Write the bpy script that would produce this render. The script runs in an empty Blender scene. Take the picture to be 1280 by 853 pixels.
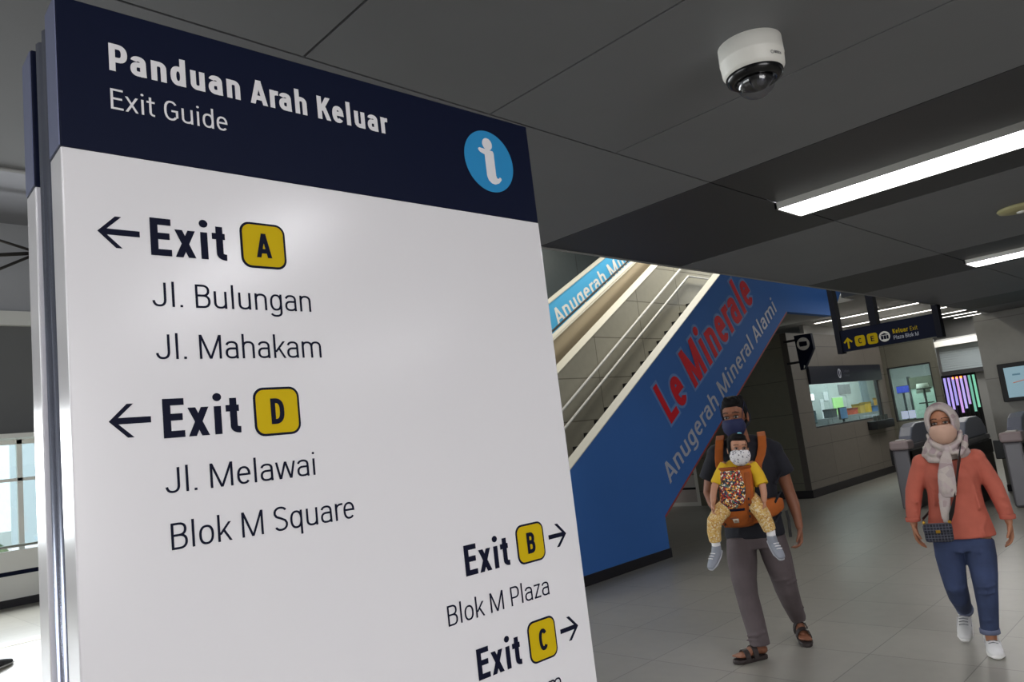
import bpy, bmesh, math, random
import numpy as np
from mathutils import Vector, Matrix
random.seed(4)
S = bpy.context.scene
COL = S.collection
PI = math.pi

# ------------------------------------------------------------------ camera, world, exposure
F_PX, PITCH, ROLL, HEAD = 925.127, .136420, -.120082, .787435
CAM_H = 1.6
def make_camera():
    cp, sp = math.cos(PITCH), math.sin(PITCH)
    f = Vector((0, cp, sp)); u = Vector((0, -sp, cp)); x = Vector((1, 0, 0))
    cr, sr = math.cos(ROLL), math.sin(ROLL)
    x2 = cr*x + sr*u; u2 = -sr*x + cr*u
    rot = Matrix(((math.cos(HEAD), math.sin(HEAD), 0), (-math.sin(HEAD), math.cos(HEAD), 0), (0, 0, 1)))
    x2, u2, f = rot @ x2, rot @ u2, rot @ f
    cam = bpy.data.cameras.new('camera'); o = bpy.data.objects.new('camera', cam); COL.objects.link(o)
    cam.sensor_width = 36.0; cam.lens = F_PX/1280*36; cam.clip_start = .05; cam.clip_end = 200
    m = Matrix.Identity(4)
    for i in range(3):
        m[i][0], m[i][1], m[i][2] = x2[i], u2[i], -f[i]
    m[0][3], m[1][3], m[2][3] = 0, 0, CAM_H
    o.matrix_world = m
    S.camera = o
make_camera()
S.view_settings.view_transform = 'Standard'; S.view_settings.look = 'None'
S.view_settings.gamma = 1.0; S.view_settings.exposure = 0.0
try: S.view_settings.use_curve_mapping = False
except Exception: pass
W = bpy.data.worlds.new('daylight'); S.world = W; W.use_nodes = True
W.node_tree.nodes['Background'].inputs[0].default_value = (.86, .94, 1, 1)
W.node_tree.nodes['Background'].inputs[1].default_value = 2.2

def area_light(name, loc, rot, sx, sy, power, color=(1, 1, 1)):
    l = bpy.data.lights.new(name, 'AREA'); l.shape = 'RECTANGLE'; l.size = sx; l.size_y = sy
    l.energy = power; l.color = color
    o = bpy.data.objects.new(name, l); COL.objects.link(o); o.location = loc; o.rotation_euler = rot
    return o
# daylight over the stair void from the upper level, and through the far glazing on the left
area_light('upper_level_light', (11.2, 6.05, 6.1), (0, 0, 0), 6, .8, 165, (1, .97, .88))
area_light('upper_landing_light', (9.0, 8.1, 6.1), (0, 0, 0), 8, .8, 150, (1, .97, .9))
area_light('glazing_daylight', (1.0, 13.9, 2.0), (math.radians(-90), 0, 0), 8, 1.8, 620, (.95, .98, 1))
area_light('glazing_side_daylight', (-5.6, 6.0, 2.4), (0, math.radians(-90), 0), 2.6, 7, 260, (.95, .98, 1))
area_light('kiosk_area_fill', (16.0, 3.6, 3.55), (0, 0, 0), 4, 2.5, 70, (1, .97, .93))  # unseen extra light, added to lift the dark ticket office area
area_light('passage_fill', (20.2, 4.9, 3.5), (0, 0, 0), 1.2, 1.2, 45, (1, .99, .96))  # extra fill without a fixture, added to brighten the shutter
area_light('sign_face_fill', (-.6, -4.4, 1.75), (math.radians(90), 0, 0), 3.6, 1.8, 118, (1, .99, 1))  # unseen fill added behind the camera for the sign face, no entrance built

# ------------------------------------------------------------------ helpers
def lin(c):
    out = []
    for v in c:
        v = v/255
        out.append(v/12.92 if v <= .04045 else ((v+.055)/1.055)**2.4)
    return (*out, 1)

def mat(name, c, rough=.6, metal=0.0, emit=0.0, spec=.5, noise=None, alpha=None, trans=0.0, coat=0.0):
    m = bpy.data.materials.new(name); m.use_nodes = True
    nt = m.node_tree; b = nt.nodes['Principled BSDF']
    b.inputs['Base Color'].default_value = lin(c); b.inputs['Roughness'].default_value = rough
    b.inputs['Metallic'].default_value = metal; b.inputs['Specular IOR Level'].default_value = spec
    b.inputs['Transmission Weight'].default_value = trans; b.inputs['Coat Weight'].default_value = coat
    if emit:
        b.inputs['Emission Color'].default_value = lin(c); b.inputs['Emission Strength'].default_value = emit
    if alpha is not None: b.inputs['Alpha'].default_value = alpha
    if noise:
        sc, amt = noise
        tc = nt.nodes.new('ShaderNodeTexCoord'); n = nt.nodes.new('ShaderNodeTexNoise'); n.inputs['Scale'].default_value = sc
        n.inputs['Detail'].default_value = 4
        nt.links.new(tc.outputs['Object'], n.inputs['Vector'])
        r = nt.nodes.new('ShaderNodeValToRGB')
        a = lin(c)
        r.color_ramp.elements[0].position = .3; r.color_ramp.elements[1].position = .7
        r.color_ramp.elements[0].color = tuple(max(0, v*(1-amt)) for v in a[:3])+(1,)
        r.color_ramp.elements[1].color = tuple(min(1, v*(1+amt)) for v in a[:3])+(1,)
        nt.links.new(n.outputs['Fac'], r.inputs[0]); nt.links.new(r.outputs[0], b.inputs['Base Color'])
        bp = nt.nodes.new('ShaderNodeBump'); bp.inputs['Strength'].default_value = .08
        nt.links.new(n.outputs['Fac'], bp.inputs['Height']); nt.links.new(bp.outputs[0], b.inputs['Normal'])
    return m

def tile_mat(name, c, mortar, w, h, off=(0, 0, 0), axes='XY', rough=.4, msize=.006, var=.06, spec=.5, bump=False):
    """stone tiles with thin joints: brick texture in object space on the chosen plane"""
    m = mat(name, c, rough, spec=spec); nt = m.node_tree; b = nt.nodes['Principled BSDF']
    tc = nt.nodes.new('ShaderNodeTexCoord'); mp = nt.nodes.new('ShaderNodeMapping')
    mp.inputs['Location'].default_value = off
    sx = nt.nodes.new('ShaderNodeSeparateXYZ'); cx = nt.nodes.new('ShaderNodeCombineXYZ')
    nt.links.new(tc.outputs['Object'], mp.inputs[0]); nt.links.new(mp.outputs[0], sx.inputs[0])
    nt.links.new(sx.outputs[axes[0]], cx.inputs[0]); nt.links.new(sx.outputs[axes[1]], cx.inputs[1])
    br = nt.nodes.new('ShaderNodeTexBrick'); br.offset = 0; br.squash = 1
    a = lin(c)
    br.inputs['Color1'].default_value = tuple(v*(1-var) for v in a[:3])+(1,)
    br.inputs['Color2'].default_value = tuple(v*(1+var) for v in a[:3])+(1,)
    br.inputs['Mortar'].default_value = lin(mortar); br.inputs['Scale'].default_value = 1
    br.inputs['Mortar Size'].default_value = msize; br.inputs['Mortar Smooth'].default_value = .1
    br.inputs['Brick Width'].default_value = w; br.inputs['Row Height'].default_value = h
    nt.links.new(cx.outputs[0], br.inputs['Vector'])
    n = nt.nodes.new('ShaderNodeTexNoise'); n.inputs['Scale'].default_value = 9; n.inputs['Detail'].default_value = 6
    nt.links.new(tc.outputs['Object'], n.inputs['Vector'])
    mx = nt.nodes.new('ShaderNodeMixRGB'); mx.blend_type = 'MULTIPLY'; mx.inputs[0].default_value = .18
    nt.links.new(br.outputs['Color'], mx.inputs[1]); nt.links.new(n.outputs['Fac'], mx.inputs[2])
    nt.links.new(mx.outputs[0], b.inputs['Base Color'])
    return m

def pattern_mat(name, cols, scale, rough=.8, smooth=False, gap=None):
    """printed fabric: voronoi cells in the given colours"""
    m = mat(name, cols[0], rough); nt = m.node_tree; b = nt.nodes['Principled BSDF']
    tc = nt.nodes.new('ShaderNodeTexCoord'); v = nt.nodes.new('ShaderNodeTexVoronoi'); v.inputs['Scale'].default_value = scale
    nt.links.new(tc.outputs['Object'], v.inputs['Vector'])
    s = nt.nodes.new('ShaderNodeSeparateColor'); nt.links.new(v.outputs['Color'], s.inputs[0])
    r = nt.nodes.new('ShaderNodeValToRGB'); r.color_ramp.interpolation = 'LINEAR' if smooth else 'CONSTANT'
    while len(r.color_ramp.elements) < len(cols): r.color_ramp.elements.new(.5)
    for i, c in enumerate(cols):
        r.color_ramp.elements[i].position = i/len(cols); r.color_ramp.elements[i].color = lin(c)
    nt.links.new(s.outputs[0], r.inputs[0]); out = r.outputs[0]
    if gap:
        mm = nt.nodes.new('ShaderNodeMath'); mm.operation = 'GREATER_THAN'; mm.inputs[1].default_value = gap[1]
        nt.links.new(v.outputs['Distance'], mm.inputs[0])
        mx = nt.nodes.new('ShaderNodeMixRGB'); mx.inputs[2].default_value = lin(gap[0])
        nt.links.new(mm.outputs[0], mx.inputs[0]); nt.links.new(out, mx.inputs[1]); out = mx.outputs[0]
    nt.links.new(out, b.inputs['Base Color'])
    return m

def rect(x0, x1, y0, y1): return [(x0, y0), (x1, y0), (x1, y1), (x0, y1)]
def rrect(cx, cy, w, h, r, n=6):
    p = []
    for (sx, sy, a) in ((1, 1, 0), (-1, 1, 90), (-1, -1, 180), (1, -1, 270)):
        for k in range(n+1):
            t = math.radians(a+90*k/n)
            p.append((cx+sx*(w/2-r)+r*math.cos(t), cy+sy*(h/2-r)+r*math.sin(t)))
    return p
def circ(cx, cy, rx, ry=None, n=36):
    ry = ry or rx
    return [(cx+rx*math.cos(2*PI*k/n), cy+ry*math.sin(2*PI*k/n)) for k in range(n)]
def rot2(pts, a, c=(0, 0)):
    ca, sa = math.cos(a), math.sin(a)
    return [(c[0]+(x-c[0])*ca-(y-c[1])*sa, c[1]+(x-c[0])*sa+(y-c[1])*ca) for x, y in pts]

class MB:
    def __init__(s): s.v, s.f, s.sm, s.mi = [], [], [], []
    def add(s, v, f, smooth=False, m=0):
        o = len(s.v); s.v += [tuple(p) for p in v]
        for q in f: s.f.append([i+o for i in q]); s.sm.append(smooth); s.mi.append(m)
        return s
    def box(s, x0, x1, y0, y1, z0, z1, m=0):
        v = [(x, y, z) for z in (z0, z1) for y in (y0, y1) for x in (x0, x1)]
        return s.add(v, [(0, 2, 3, 1), (4, 5, 7, 6), (0, 1, 5, 4), (2, 6, 7, 3), (0, 4, 6, 2), (1, 3, 7, 5)], m=m)
    def prism(s, pts, off, m=0, smooth=False):
        """pts: 3-D outline, extruded by the vector off"""
        n = len(pts); off = Vector(off); v = [Vector(p) for p in pts]+[Vector(p)+off for p in pts]
        s.add(v, [list(range(n-1, -1, -1)), list(range(n, 2*n))], m=m)
        b = len(s.v)-2*n
        for i in range(n):
            j = (i+1) % n
            s.f.append([b+i, b+j, b+n+j, b+n+i]); s.sm.append(smooth); s.mi.append(m)
        return s
    def xz(s, poly, y0, y1, m=0): return s.prism([(x, y0, z) for x, z in poly], (0, y1-y0, 0), m)
    def yz(s, poly, x0, x1, m=0): return s.prism([(x0, y, z) for y, z in poly], (x1-x0, 0, 0), m)
    def xy(s, poly, z0, z1, m=0): return s.prism([(x, y, z0) for x, y in poly], (0, 0, z1-z0), m)
    def rings(s, R, cap=True, m=0, smooth=True):
        n = len(R[0]); v = [p for r in R for p in r]; f = []
        for i in range(len(R)-1):
            for k in range(n):
                f.append((i*n+k, i*n+(k+1) % n, (i+1)*n+(k+1) % n, (i+1)*n+k))
        if cap: f += [list(range(n-1, -1, -1)), list(range((len(R)-1)*n, len(R)*n))]
        return s.add(v, f, smooth, m)
    def lathe(s, prof, c=(0, 0, 0), n=40, m=0, cap=True):
        return s.rings([[(c[0]+r*math.cos(2*PI*k/n), c[1]+r*math.sin(2*PI*k/n), c[2]+z) for k in range(n)] for r, z in prof], cap, m)
    def ell(s, c, r, rot=None, n=20, m=0):
        R = []
        for i in range(n//2+1):
            t = PI*i/(n//2); rr = max(math.sin(t), 1e-3); ring = []
            for k in range(n):
                a = 2*PI*k/n
                p = Vector((r[0]*rr*math.cos(a), r[1]*rr*math.sin(a), -r[2]*math.cos(t)))
                if rot is not None: p = rot @ p
                ring.append(p+Vector(c))
            R.append(ring)
        return s.rings(R, True, m)
    def loft(s, P, n=18, side=(1, 0, 0), round_ends=True, m=0, cap=True):
        """P: list of (x,y,z,rx,ry); rings perpendicular to the path, rx along side"""
        pts = [Vector(p[:3]) for p in P]; rad = [(p[3], p[4] if len(p) > 4 else p[3]) for p in P]
        tan = []
        for i in range(len(pts)):
            a = pts[max(i-1, 0)]; b = pts[min(i+1, len(pts)-1)]
            tan.append((b-a).normalized())
        def ring(c, t, rx, ry):
            sd = Vector(side); sd = sd-t*sd.dot(t)
            if sd.length < .05: sd = Vector((0, 1, 0)); sd = sd-t*sd.dot(t)
            sd.normalize(); up = t.cross(sd)
            return [c+sd*rx*math.cos(2*PI*k/n)+up*ry*math.sin(2*PI*k/n) for k in range(n)]
        R = []
        if round_ends:
            for a in (85, 60, 30):
                a = math.radians(a); k = math.cos(a); h = math.sin(a)*min(rad[0])
                R.append(ring(pts[0]-tan[0]*h, tan[0], rad[0][0]*k, rad[0][1]*k))
        for p, t, r in zip(pts, tan, rad): R.append(ring(p, t, *r))
        if round_ends:
            for a in (30, 60, 85):
                a = math.radians(a); k = math.cos(a); h = math.sin(a)*min(rad[-1])
                R.append(ring(pts[-1]+tan[-1]*h, tan[-1], rad[-1][0]*k, rad[-1][1]*k))
        return s.rings(R, cap, m)
    def tube(s, path, r, n=10, m=0): return s.loft([(*p, r, r) for p in path], n, round_ends=False, m=m)
    def ribbon(s, path, wid, t, m=0):
        """a flat band along path; wid = list of width vectors, t = thickness"""
        R = []
        for i, p in enumerate(path):
            p = Vector(p); w = Vector(wid[i] if isinstance(wid, list) else wid)
            a = Vector(path[max(i-1, 0)]); b = Vector(path[min(i+1, len(path)-1)])
            nn = (b-a).cross(w).normalized()*t/2
            R.append([p-w/2-nn, p+w/2-nn, p+w/2+nn, p-w/2+nn])
        return s.rings(R, True, m, smooth=False)
    def mesh(s, name, mats):
        me = bpy.data.meshes.new(name); me.from_pydata([tuple(p) for p in s.v], [], s.f)
        me.polygons.foreach_set('use_smooth', s.sm); me.polygons.foreach_set('material_index', s.mi)
        for x in (mats if isinstance(mats, (list, tuple)) else [mats]): me.materials.append(x)
        bm = bmesh.new(); bm.from_mesh(me); bmesh.ops.recalc_face_normals(bm, faces=bm.faces); bm.to_mesh(me); bm.free()
        me.update(); return me
    def build(s, name, mats, parent=None, bevel=0, label=None, world=False):
        o = bpy.data.objects.new(name, s.mesh(name, mats)); COL.objects.link(o)
        if parent is not None:
            o.parent = parent
            if world:      # vertices were given in world coordinates, the roots are unrotated
                q = parent; d = Vector((0, 0, 0))
                while q is not None: d += q.location; q = q.parent
                o.data.transform(Matrix.Translation(-d))
        if bevel:
            b = o.modifiers.new('bevel', 'BEVEL'); b.width = bevel; b.segments = 2; b.limit_method = 'ANGLE'; b.angle_limit = math.radians(40)
        if label: o['label'] = label
        return o
    def organic(s, name, mats, parent, voxel=.007, smooth=4):
        """the closed pieces fused into one continuous skin"""
        o = s.build(name, mats, parent)
        r = o.modifiers.new('r', 'REMESH'); r.mode = 'VOXEL'; r.voxel_size = voxel; r.use_smooth_shade = True
        k = o.modifiers.new('s', 'SMOOTH'); k.factor = .5; k.iterations = smooth
        dg = bpy.context.evaluated_depsgraph_get(); dg.update()
        me = bpy.data.meshes.new_from_object(o.evaluated_get(dg)); o.modifiers.clear()
        old = o.data; o.data = me; bpy.data.meshes.remove(old); me.name = name
        if not me.materials:
            for x in (mats if isinstance(mats, (list, tuple)) else [mats]): me.materials.append(x)
        me.polygons.foreach_set('use_smooth', [True]*len(me.polygons))
        return o

def tag(o, label, cat, group=None):
    o['label'] = label; o['category'] = cat
    if group: o['group'] = group
    return o
def thing(name, label, cat, loc=(0, 0, 0), rz=0, group=None):
    o = bpy.data.objects.new(name, None); COL.objects.link(o); o.location = loc; o.rotation_euler = (0, 0, rz)
    o.empty_display_size = .1
    return tag(o, label, cat, group)
def struct(o):
    o['kind'] = 'structure'; return o
def copy_tree(o, parent=None):
    c = o.copy(); COL.objects.link(c)
    if parent is not None: c.parent = parent
    for ch in list(o.children): copy_tree(ch, c)
    return c

# ---- condensed grotesque lettering, drawn stroke by stroke (capital height = 1)
def sarc(cx, cy, rx, ry, a0, a1, n=14, e=2.35):
    out = []
    for k in range(n+1):
        a = math.radians(a0+(a1-a0)*k/n); c, s = math.cos(a), math.sin(a)
        out.append((cx+rx*math.copysign(abs(c)**(2/e), c), cy+ry*math.copysign(abs(s)**(2/e), s)))
    return out
def glyph(ch, t):
    """strokes (centre lines), filled outlines, ink width, left and right bearing"""
    h = t/2; X, A, D = .745, 1.055, -.27; S_, P_ = [], []; lb = rb = .085
    def line(*p): S_.append(list(p))
    def diag(x0, y0, x1, y1):
        th = t*math.hypot(x1-x0, y1-y0)/abs(y1-y0)*.5*.96
        P_.append([(x0-th, y0), (x0+th, y0), (x1+th, y1), (x1-th, y1)])
    def ring(x0, x1, y0, y1): S_.append(sarc((x0+x1)/2, (y0+y1)/2, (x1-x0)/2-h, (y1-y0)/2-h, 0, 360, 40)+['closed'])
    def bowl(y0, y1, xm, w): line(*([(h, y0), (xm, y0)]+sarc(xm, (y0+y1)/2, w-h-xm, (y1-y0)/2, -90, 90)[1:-1]+[(xm, y1), (h, y1)]))
    def stem(x, y0, y1): line((x, y0), (x, y1))
    w = .5
    if ch == 'E': w = .48; stem(h, 0, 1); line((h, 1-h), (w, 1-h)); line((h, .525), (w*.92, .525)); line((h, h), (w, h)); lb = .10; rb = .05
    elif ch == 'L': w = .46; stem(h, 0, 1); line((h, h), (w, h)); lb = .1; rb = .04
    elif ch == 'T': w = .56; stem(w/2, 0, 1); line((0, 1-h), (w, 1-h)); lb = rb = .03
    elif ch == 'H': w = .58; stem(h, 0, 1); stem(w-h, 0, 1); line((h, .52), (w-h, .52)); lb = rb = .1
    elif ch == 'l': w = t; stem(h, 0, A); lb = rb = .1
    elif ch == 'i': w = t; stem(h, 0, X); P_.append(circ(h, .985, .62*t, n=20)); lb = rb = .1
    elif ch == '.': w = t*1.1; P_.append(rect(0, w, 0, t*1.1)); lb = rb = .09
    elif ch == 'x': w = .52; d = h*1.2; diag(d, 0, w-d, X); diag(w-d, 0, d, X); lb = rb = .02
    elif ch == 't': w = .34; x = .10+h; line(*([(x, .945), (x, .2)]+sarc(x+.17, .2, .17, .2-h, 180, 270)[1:])); line((0, X-h*.85), (w-.01, X-h*.85)); w = max(w, x+.17); lb = .02; rb = .04
    elif ch == 'J': w = .48; line(*([(w-h, 1), (w-h, .3)]+sarc(w/2, .3, w/2-h, .3-h, 0, -172)[1:])); lb = .04; rb = .1
    elif ch == 'B': w = .54; stem(h, 0, 1); bowl(.53, 1-h, .25, .515); bowl(h, .53, .26, w); lb = .1; rb = .05
    elif ch == 'P': w = .54; stem(h, 0, 1); bowl(.42, 1-h, .27, w); lb = .1; rb = .04
    elif ch == 'D': w = .55; stem(h, 0, 1); line(*([(h, h), (.16, h)]+sarc(.16, .5, w-h-.16, .5-h, -90, 90, 24, 2.7)[1:-1]+[(.16, 1-h), (h, 1-h)])); lb = .1; rb = .06
    elif ch == 'O': w = .60; ring(0, w, 0, 1); lb = rb = .06
    elif ch == 'C': w = .57; S_.append(sarc(w/2, .5, w/2-h, .5-h, 38, 322, 34)); lb = .06; rb = .04
    elif ch == 'G': w = .58; S_.append(sarc(w/2, .5, w/2-h, .5-h, 40, 318, 34)); x = w-h; line((w*.52, .49), (x+h, .49)); line((x, .49), (x, .16)); lb = .06; rb = .07
    elif ch == 'A': w = .66; d = h*1.06; diag(d, 0, w/2, 1); diag(w-d, 0, w/2, 1); P_.append(rect(w/2-h*1.1, w/2+h*1.1, .9, 1)); line((w*.2, .27), (w*.8, .27)); lb = rb = .01
    elif ch == 'K': w = .58; stem(h, 0, 1); d = h*1.25; diag(h+.05, .38, w-d, 1); diag(w-d, 0, .24+h*.3, .56); lb = .1; rb = .0
    elif ch == 'M': w = .80; stem(h, 0, 1); stem(w-h, 0, 1); diag(w/2, 0, h*1.15, 1); diag(w/2, 0, w-h*1.15, 1); lb = rb = .1
    elif ch == 'S': w = .54; S_.append(sarc(w/2, .755, w/2-h, .245-h*.9, 25, 180, 16, 2.1)[:-1]+[(h*1.05, .70), (h+.06, .60), (w/2, .515), (w-h-.06, .42), (w-h*1.02, .31)]+sarc(w/2, .255, w/2-h, .255-h, 0, -155, 16, 2.1)[1:]); lb = rb = .05
    elif ch == 'a':
        w = .48; S_.append(sarc(w/2, X-.22, w/2-h*1.1, .22-h, 168, 0, 16)+[(w-h, .12), (w-h+.008, 0)])
        y1 = .43; S_.append([(w-h, y1), (w*.5, y1)]+sarc(w*.48, (y1+h)/2, w*.48-h, (y1-h)/2, 90, 270, 16)+sarc(w*.48, .16, w*.50-h, .16-h, 270, 350, 8)[1:]); lb = .05; rb = .075
    elif ch in 'nhm':
        w = .48 if ch != 'm' else .84; stem(h, 0, A if ch == 'h' else X); a = .48 if ch != 'm' else (w+t)/2
        for k in range(1 if ch != 'm' else 2):
            o = k*(a-t); S_.append([(o+h, X-.26)]+sarc(o+a/2, X-.25, a/2-h, .25-h, 170, 0, 16)+[(o+a-h, 0)])
    elif ch == 'u': w = .48; S_.append([(h, X), (h, .25)]+sarc(w/2, .25, w/2-h, .25-h, 180, 350, 16)); stem(w-h, 0, X)
    elif ch == 'r': w = .31; stem(h, 0, X); S_.append([(h, X-.30)]+sarc(.30, X-.26, .30-h, .26-h*1.02, 172, 84, 10)); lb = .085; rb = .0
    elif ch == 'o': w = .51; ring(0, w, 0, X); lb = rb = .055
    elif ch == 'c': w = .47; S_.append(sarc(w/2, X/2, w/2-h, X/2-h, 38, 322, 28)); lb = .055; rb = .03
    elif ch == 'e': w = .49; S_.append([(h, .405), (w-h, .405)]+sarc(w/2, X/2, w/2-h, X/2-h, 6, 318, 32)); lb = .055; rb = .045
    elif ch == 'd': w = .49; ring(0, w+.0, 0, X); stem(w-h, 0, A); lb = .055; rb = .085
    elif ch == 'q': w = .49; ring(0, w, 0, X); stem(w-h, D, X); lb = .055; rb = .085
    elif ch == 'g': w = .49; ring(0, w, 0, X); S_.append([(w-h, X), (w-h, -.05)]+sarc(w/2-.01, -.06, w/2-h+.01, .22-h, 0, -158, 14)); lb = .055; rb = .085
    elif ch == 'k': w = .50; stem(h, 0, A); d = h*1.25; diag(h+.03, .26, w-d-.01, X); diag(w-d+.01, 0, .20+h*.3, .44); lb = .085; rb = .0
    elif ch == 'w': w = .80; d = h*1.1; diag(.19, 0, d, X); diag(.20, 0, w/2, X); diag(w-.20, 0, w/2, X); diag(w-.19, 0, w-d, X); lb = rb = .02
    elif ch == 'z': w = .44; line((.02, X-h), (w-.01, X-h)); line((0, h), (w, h)); diag(h*1.35, h, w-h*1.35, X-h); lb = rb = .045
    else: w = .2; lb = rb = 0
    return S_, P_, w, lb, rb
LAY = []
def glyphs(text, t, grow=0.0):
    V, F, x = [], [], 0.0; LAY.clear()
    def poly(p):
        o = len(V); V.extend(p); F.append(list(range(o, o+len(p)))); LAY.append(len(p))
    for i, ch in enumerate(text):
        if ch == ' ': x += .27; continue
        S_, P_, w, lb, rb = glyph(ch, t)
        if i: x += lb*(1-.4*t)
        for s in S_:
            closed = s[-1] == 'closed'
            if closed: s = s[:-2]
            q = [s[0]]
            for p in s[1:]:
                if math.hypot(p[0]-q[-1][0], p[1]-q[-1][1]) > 1e-4: q.append(p)
            n = len(q); hw = t/2+grow; Lf, Rt = [], []
            if grow and not closed:
                def ext(a, b): d = math.hypot(a[0]-b[0], a[1]-b[1]); return (a[0]+(a[0]-b[0])/d*grow, a[1]+(a[1]-b[1])/d*grow)
                q[0], q[-1] = ext(q[0], q[1]), ext(q[-1], q[-2])
            for k in range(n):
                a = q[k-1] if (k or closed) else q[k]; b = q[(k+1) % n] if (k < n-1 or closed) else q[k]
                d1 = (q[k][0]-a[0], q[k][1]-a[1]); d2 = (b[0]-q[k][0], b[1]-q[k][1])
                def un(d): l = math.hypot(*d); return (d[0]/l, d[1]/l) if l > 1e-9 else None
                u1, u2 = un(d1) or un(d2), un(d2) or un(d1)
                m = (-(u1[1]+u2[1])/2, (u1[0]+u2[0])/2); l2 = max(m[0]**2+m[1]**2, .3)
                Lf.append((q[k][0]+m[0]*hw/l2, q[k][1]+m[1]*hw/l2)); Rt.append((q[k][0]-m[0]*hw/l2, q[k][1]-m[1]*hw/l2))
            o = len(V)
            LAY.append(2*n)
            for k in range(n): V.extend([(Lf[k][0]+x, Lf[k][1]), (Rt[k][0]+x, Rt[k][1])])
            for k in range(n if closed else n-1):
                j = (k+1) % n; F.append([o+2*k, o+2*k+1, o+2*j+1, o+2*j])
        for p in P_:
            if grow:
                cx = sum(a for a, b in p)/len(p); cy = sum(b for a, b in p)/len(p)
                p = [(a+math.copysign(grow, a-cx), b+math.copysign(grow, b-cy)) for a, b in p] if len(p) == 4 else [(cx+(a-cx)*(1+grow/(.62*t)), cy+(b-cy)*(1+grow/(.62*t))) for a, b in p]
            poly([(a+x, b) for a, b in p])
        x += w+rb*(1-.4*t)
    return np.array(V), F
def lettering(text, parent, M, o, ux, uz, u0, u1, z0, z1, weight=.1, lift=.0006, name='lettering', grow=0.0, eps=3e-7):
    """text on a plane: ink from u0 to u1 along ux, baseline z0, capitals up to z1; the plane faces ux x uz"""
    v0, _ = glyphs(text, weight); v, f = glyphs(text, weight, grow)
    ux, uz, o = Vector(ux), Vector(uz), Vector(o); nn = ux.cross(uz).normalized()
    lo, hi = v0[:, 0].min(), v0[:, 0].max()
    lay = []                # strokes lie one on the other like cut vinyl
    for i, n in enumerate(LAY): lay += [i*20+j//2*.33 for j in range(n)]
    b = [o+ux*(u0+(x-lo)/(hi-lo)*(u1-u0))+uz*(z0+y*(z1-z0))+nn*(lift+lay[k]*eps) for k, (x, y) in enumerate(v)]
    me = bpy.data.meshes.new(name); me.from_pydata([tuple(p) for p in b], [], f); me.materials.append(M)
    # every stroke faces outwards
    me.update(); bm = bmesh.new(); bm.from_mesh(me)
    for fc in bm.faces:
        fc.normal_update()
        if fc.normal.dot(nn) < 0: fc.normal_flip()
    bm.to_mesh(me); bm.free()
    q = bpy.data.objects.new(name, me); COL.objects.link(q); q.parent = parent
    return q

def flat(parent, name, M, poly, o, ux, uz, lift=.0006, t=.0004):
    ux, uz, o = Vector(ux), Vector(uz), Vector(o); nn = ux.cross(uz).normalized()
    return MB().prism([o+ux*a+uz*b+nn*(lift-t) for a, b in poly], nn*t).build(name, M, parent)

# ------------------------------------------------------------------ materials
M = {}
M['floor'] = tile_mat('floor_tile', (150, 147, 138), (96, 94, 88), .645, .615, (-.465+.0, -.245, 0), rough=.3, msize=.003, var=.05)
M['ceil'] = mat('ceiling_panel', (117, 118, 121), .55, noise=(3, .03))
M['ceil_dark'] = mat('ceiling_channel', (54, 54, 56), .5)
M['black'] = mat('black', (16, 16, 18), .5)
M['gap'] = mat('joint_shadow_gap', (22, 22, 24), .9)
M['navy'] = mat('navy_vinyl', (11, 18, 42), .5, spec=.12)
M['navy_text'] = mat('navy_print', (17, 20, 40), .6, spec=.1)
M['white_sign'] = mat('white_sign', (226, 224, 226), .19, spec=.5)
M['white'] = mat('white_paint', (236, 234, 228), .5)
M['offwhite'] = mat('warm_white_paint', (206, 202, 186), .45)
M['yellow'] = mat('sign_yellow', (198, 170, 16), .6, spec=.1)
M['cyan'] = mat('sign_cyan', (44, 136, 190), .6, spec=.15)
M['chrome'] = mat('brushed_metal', (196, 202, 222), .25, .85)
M['blue'] = mat('blue_vinyl', (68, 120, 198), .6, spec=.2, noise=(.8, .04))
M['glow_blue'] = mat('pale_blue_print', (108, 148, 210), .5)
M['red'] = mat('red_print', (226, 26, 44), .5, spec=.2)
M['greytext'] = mat('pale_grey_print', (196, 200, 214), .4)
M['redtrim'] = mat('red_edge', (170, 70, 62), .5)
M['skyblue'] = mat('sky_blue_vinyl', (84, 178, 226), .35)
M['stairtile'] = tile_mat('stair_wall_tile', (188, 184, 168), (130, 126, 112), 1.25, .62, (.3, 0, .06), 'XZ', .45, .008)
M['granite'] = mat('black_granite', (30, 29, 29), .4)
M['escal'] = mat('bronze_steel', (178, 164, 140), .35, .35)
M['steel'] = mat('steel', (205, 203, 196), .28, .8)
M['darkwall'] = tile_mat('dark_metal_panel', (78, 84, 84), (50, 52, 52), 1.6, 3, (.5, 0, 0), 'XZ', .35, .01)
M['kiosk'] = tile_mat('stone_panel_x', (128, 122, 114), (92, 87, 82), 1.2, .62, (.1, 0, .35), 'XZ', .5, .006)
M['kiosk_y'] = tile_mat('stone_panel_y', (124, 122, 108), (90, 88, 78), 1.2, .62, (0, .1, .35), 'YZ', .5, .006)
M['wall'] = tile_mat('pale_stone_y', (170, 168, 160), (140, 138, 132), 1.2, .9, (0, .2, .1), 'YZ', .5, .006)
M['plain'] = mat('plain_wall', (150, 150, 148), .6)
M['skirt'] = mat('dark_skirting', (34, 32, 38), .4)
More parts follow.
